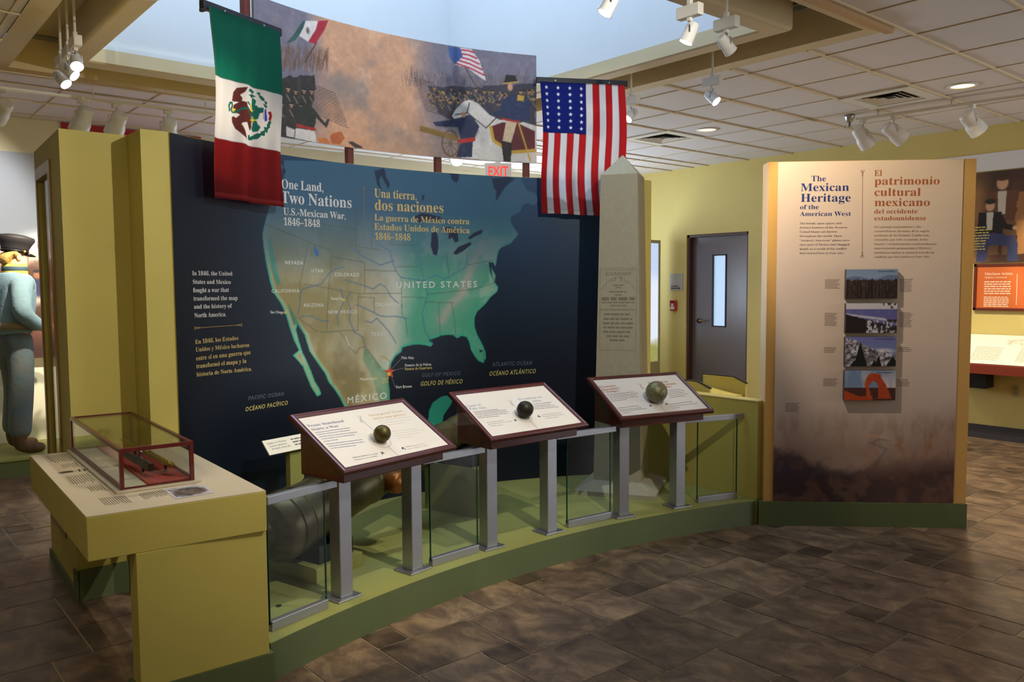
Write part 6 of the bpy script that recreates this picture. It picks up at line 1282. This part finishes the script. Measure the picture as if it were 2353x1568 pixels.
can(rt(3.55), (8.45, 3.0, 1.0), 'white barrel spotlight at the left of the right track, its lit mouth showing', 130, WARM)
can(rt(3.29), (8.45, 2.3, 1.6), 'second white barrel spotlight on the right track', 105, WARM)
can(rt(2.70), (8.45, 1.9, 1.2), 'white barrel spotlight on the right track nearest the picture edge', 95, WARM)
LTY = 6.69
track('white light track hanging before the left mural alcove', (.55, LTY+.03, 2.90), (2.6, LTY-.03, 2.90))
can((.985, LTY, 2.88), (.6, 8.2, 2.0), 'white barrel spotlight at the extreme left edge of the picture', 75, (1, .95, .88), spot=80)
can((1.50, LTY, 2.88), (1.05, 7.9, 1.2), 'white barrel spotlight left of the pair over the tall yellow case', 260, WARM)
can((1.735, LTY, 2.88), (1.5, 8.2, 1.4), 'white barrel spotlight right of the pair over the tall yellow case', 220, WARM)
can((2.11, LTY, 2.88), (2.3, 8.2, 1.6), 'white barrel spotlight just left of the green, white and red flag', 160, WARM)
def pendant(x, y, ztop, zb, aim, label, power, color, spot=30, lit=1, soft=.02, along=1):
    t = thing('pendant_spotlight', label, 'spotlight', (x, y, ztop), 0, 'small spotlights on ceiling stems')
    b = MB(); b.tube([(x, y, ztop), (x, y, zb+.02)], .0075, 10); b.build('stem', TRACKW, t)
    b = MB(); b.box(*((x-.022, x+.022, y-.068, y+.068) if along else (x-.068, x+.068, y-.022, y+.022)), zb-.058, zb, None); b.box(x-.012, x+.012, y-.012, y+.012, zb-.075, zb+.03); b.build('transformer_box', TRACKW, t, bevel=.004)
    piv = Vector((x, y, zb-.135)); d = (Vector(aim)-piv).normalized(); M = Matrix.Translation(piv) @ d.to_track_quat('Z', 'Y').to_matrix().to_4x4()
    b = MB(); b.tube([(x, y, zb-.075), (x, y, zb-.10)], .006, 8); ax = M.col[0].to_3d(); b.tube([Vector((x, y, zb-.10)), Vector((x, y, zb-.10))+ax*.03, piv+ax*.034], .0035, 6).tube([Vector((x, y, zb-.10)), Vector((x, y, zb-.10))-ax*.03, piv-ax*.034], .0035, 6); b.build('yoke', STEEL, t)
    m = MB(); m.lathe([(.022, -.055), (.026, -.054), (.031, -.03), (.033, .035), (.036, .045), (.033, .045), (.030, .03)], M, 24); m.f = [f for f in m.f if len(f) == 4]; m.m = [0]*len(m.f)
    m.add([M @ Vector((.022*math.cos(k*.2618), .022*math.sin(k*.2618), -.055)) for k in range(24)], [tuple(range(24))]); m.build('barrel', CAN, t, sm='auto')
    g = MB(); g.lathe([(.0, .031), (.0315, .031), (.0315, .032), (.0, .032)], M, 24); g.build('lamp', mat('bright_lamp', (255, 252, 245), .3, emit=(255, 248, 235), estr=14), t)
    if power: light('SPOT', 'spot_lamp', piv+d*.05, aim, power, color, spot_size=R_(spot), spot_blend=.45, shadow_soft_size=soft)
def gap_track(label, p0, p1):
    t = thing('light_track', label, 'light track', (Vector(p0)+Vector(p1))/2)
    b = MB(); d = Vector(p1)-Vector(p0); M = Matrix.Translation(p0) @ d.to_track_quat('X', 'Z').to_matrix().to_4x4(); b.box(0, d.length, -.018, .018, -.022, -.0005, M); b.build('rail', mat('dark_track', (60, 54, 46), .5), t)
track('assumed white light track at the back, carrying the spotlights beyond the battle banner', (4.2, 6.76, 2.935), (7.0, 6.76, 2.935))  # assumed track, added to carry the two back spotlights
can((4.93, 6.76, 2.915), (2.6, 2.2, 2.2), 'glaring spotlight seen in the gap between the battle banner and the map wall', 20, (1, .97, .92))
can((6.44, 6.76, 2.915), (3.9, 3.9, 2.6), 'glaring spotlight behind the striped flag, shining through its blue canton', 60, (1, .97, .92), spot=46)
gap_track('dark light track in the left gap of the ceiling coffer', (1.135, 3.0, 3.22), (1.135, 5.62, 3.22))
gap_track('dark light track in the right gap of the ceiling coffer', (4.60, 2.6, 3.22), (4.60, 5.6, 3.22))
gap_track('dark light track in the near gap of the ceiling coffer', (1.6, 2.57, 3.22), (4.3, 2.57, 3.22))
pendant(1.135, 5.53, 3.197, 2.88, (2.5, 3.6, .3), 'lit stem spotlight farthest back of the trio over the tall case', 260, WARM, 44)
pendant(1.135, 5.34, 3.197, 2.89, (3.2, 3.4, .4), 'lit stem spotlight in the middle of the trio over the tall case', 150, (1, .92, .8), 40)
pendant(1.135, 5.16, 3.197, 2.905, (1.0, 3.3, .7), 'lit stem spotlight nearest of the trio over the tall case', 110, WARM, 34)
pendant(4.60, 3.39, 3.197, 2.88, (4.75, 2.2, 1.6), 'lit stem spotlight hanging before the ceiling tiles left of the right track', 30, WARM, 40)
pendant(4.60, 4.11, 3.197, 2.88, (2.9, 4.35, 1.0), 'lit stem spotlight hanging just right of the striped flag', 30, COOL, 40)
pendant(3.60, 2.57, 3.197, 2.86, (4.75, 2.35, 1.75), 'stem spotlight with tilted head under the lantern corner', 100, (1, .85, .68), 60)
pendant(3.30, 2.57, 3.197, 2.86, (2.77, 3.25, .85), 'stem spotlight with dark lens at the top of the lantern opening', 10, (.86, .92, 1), 24)
pendant(2.73, 2.57, 3.197, 2.88, (1.85, 3.17, .85), 'stem spotlight cut off by the top edge above the striped flag', 16, (1, .86, .62), 24)
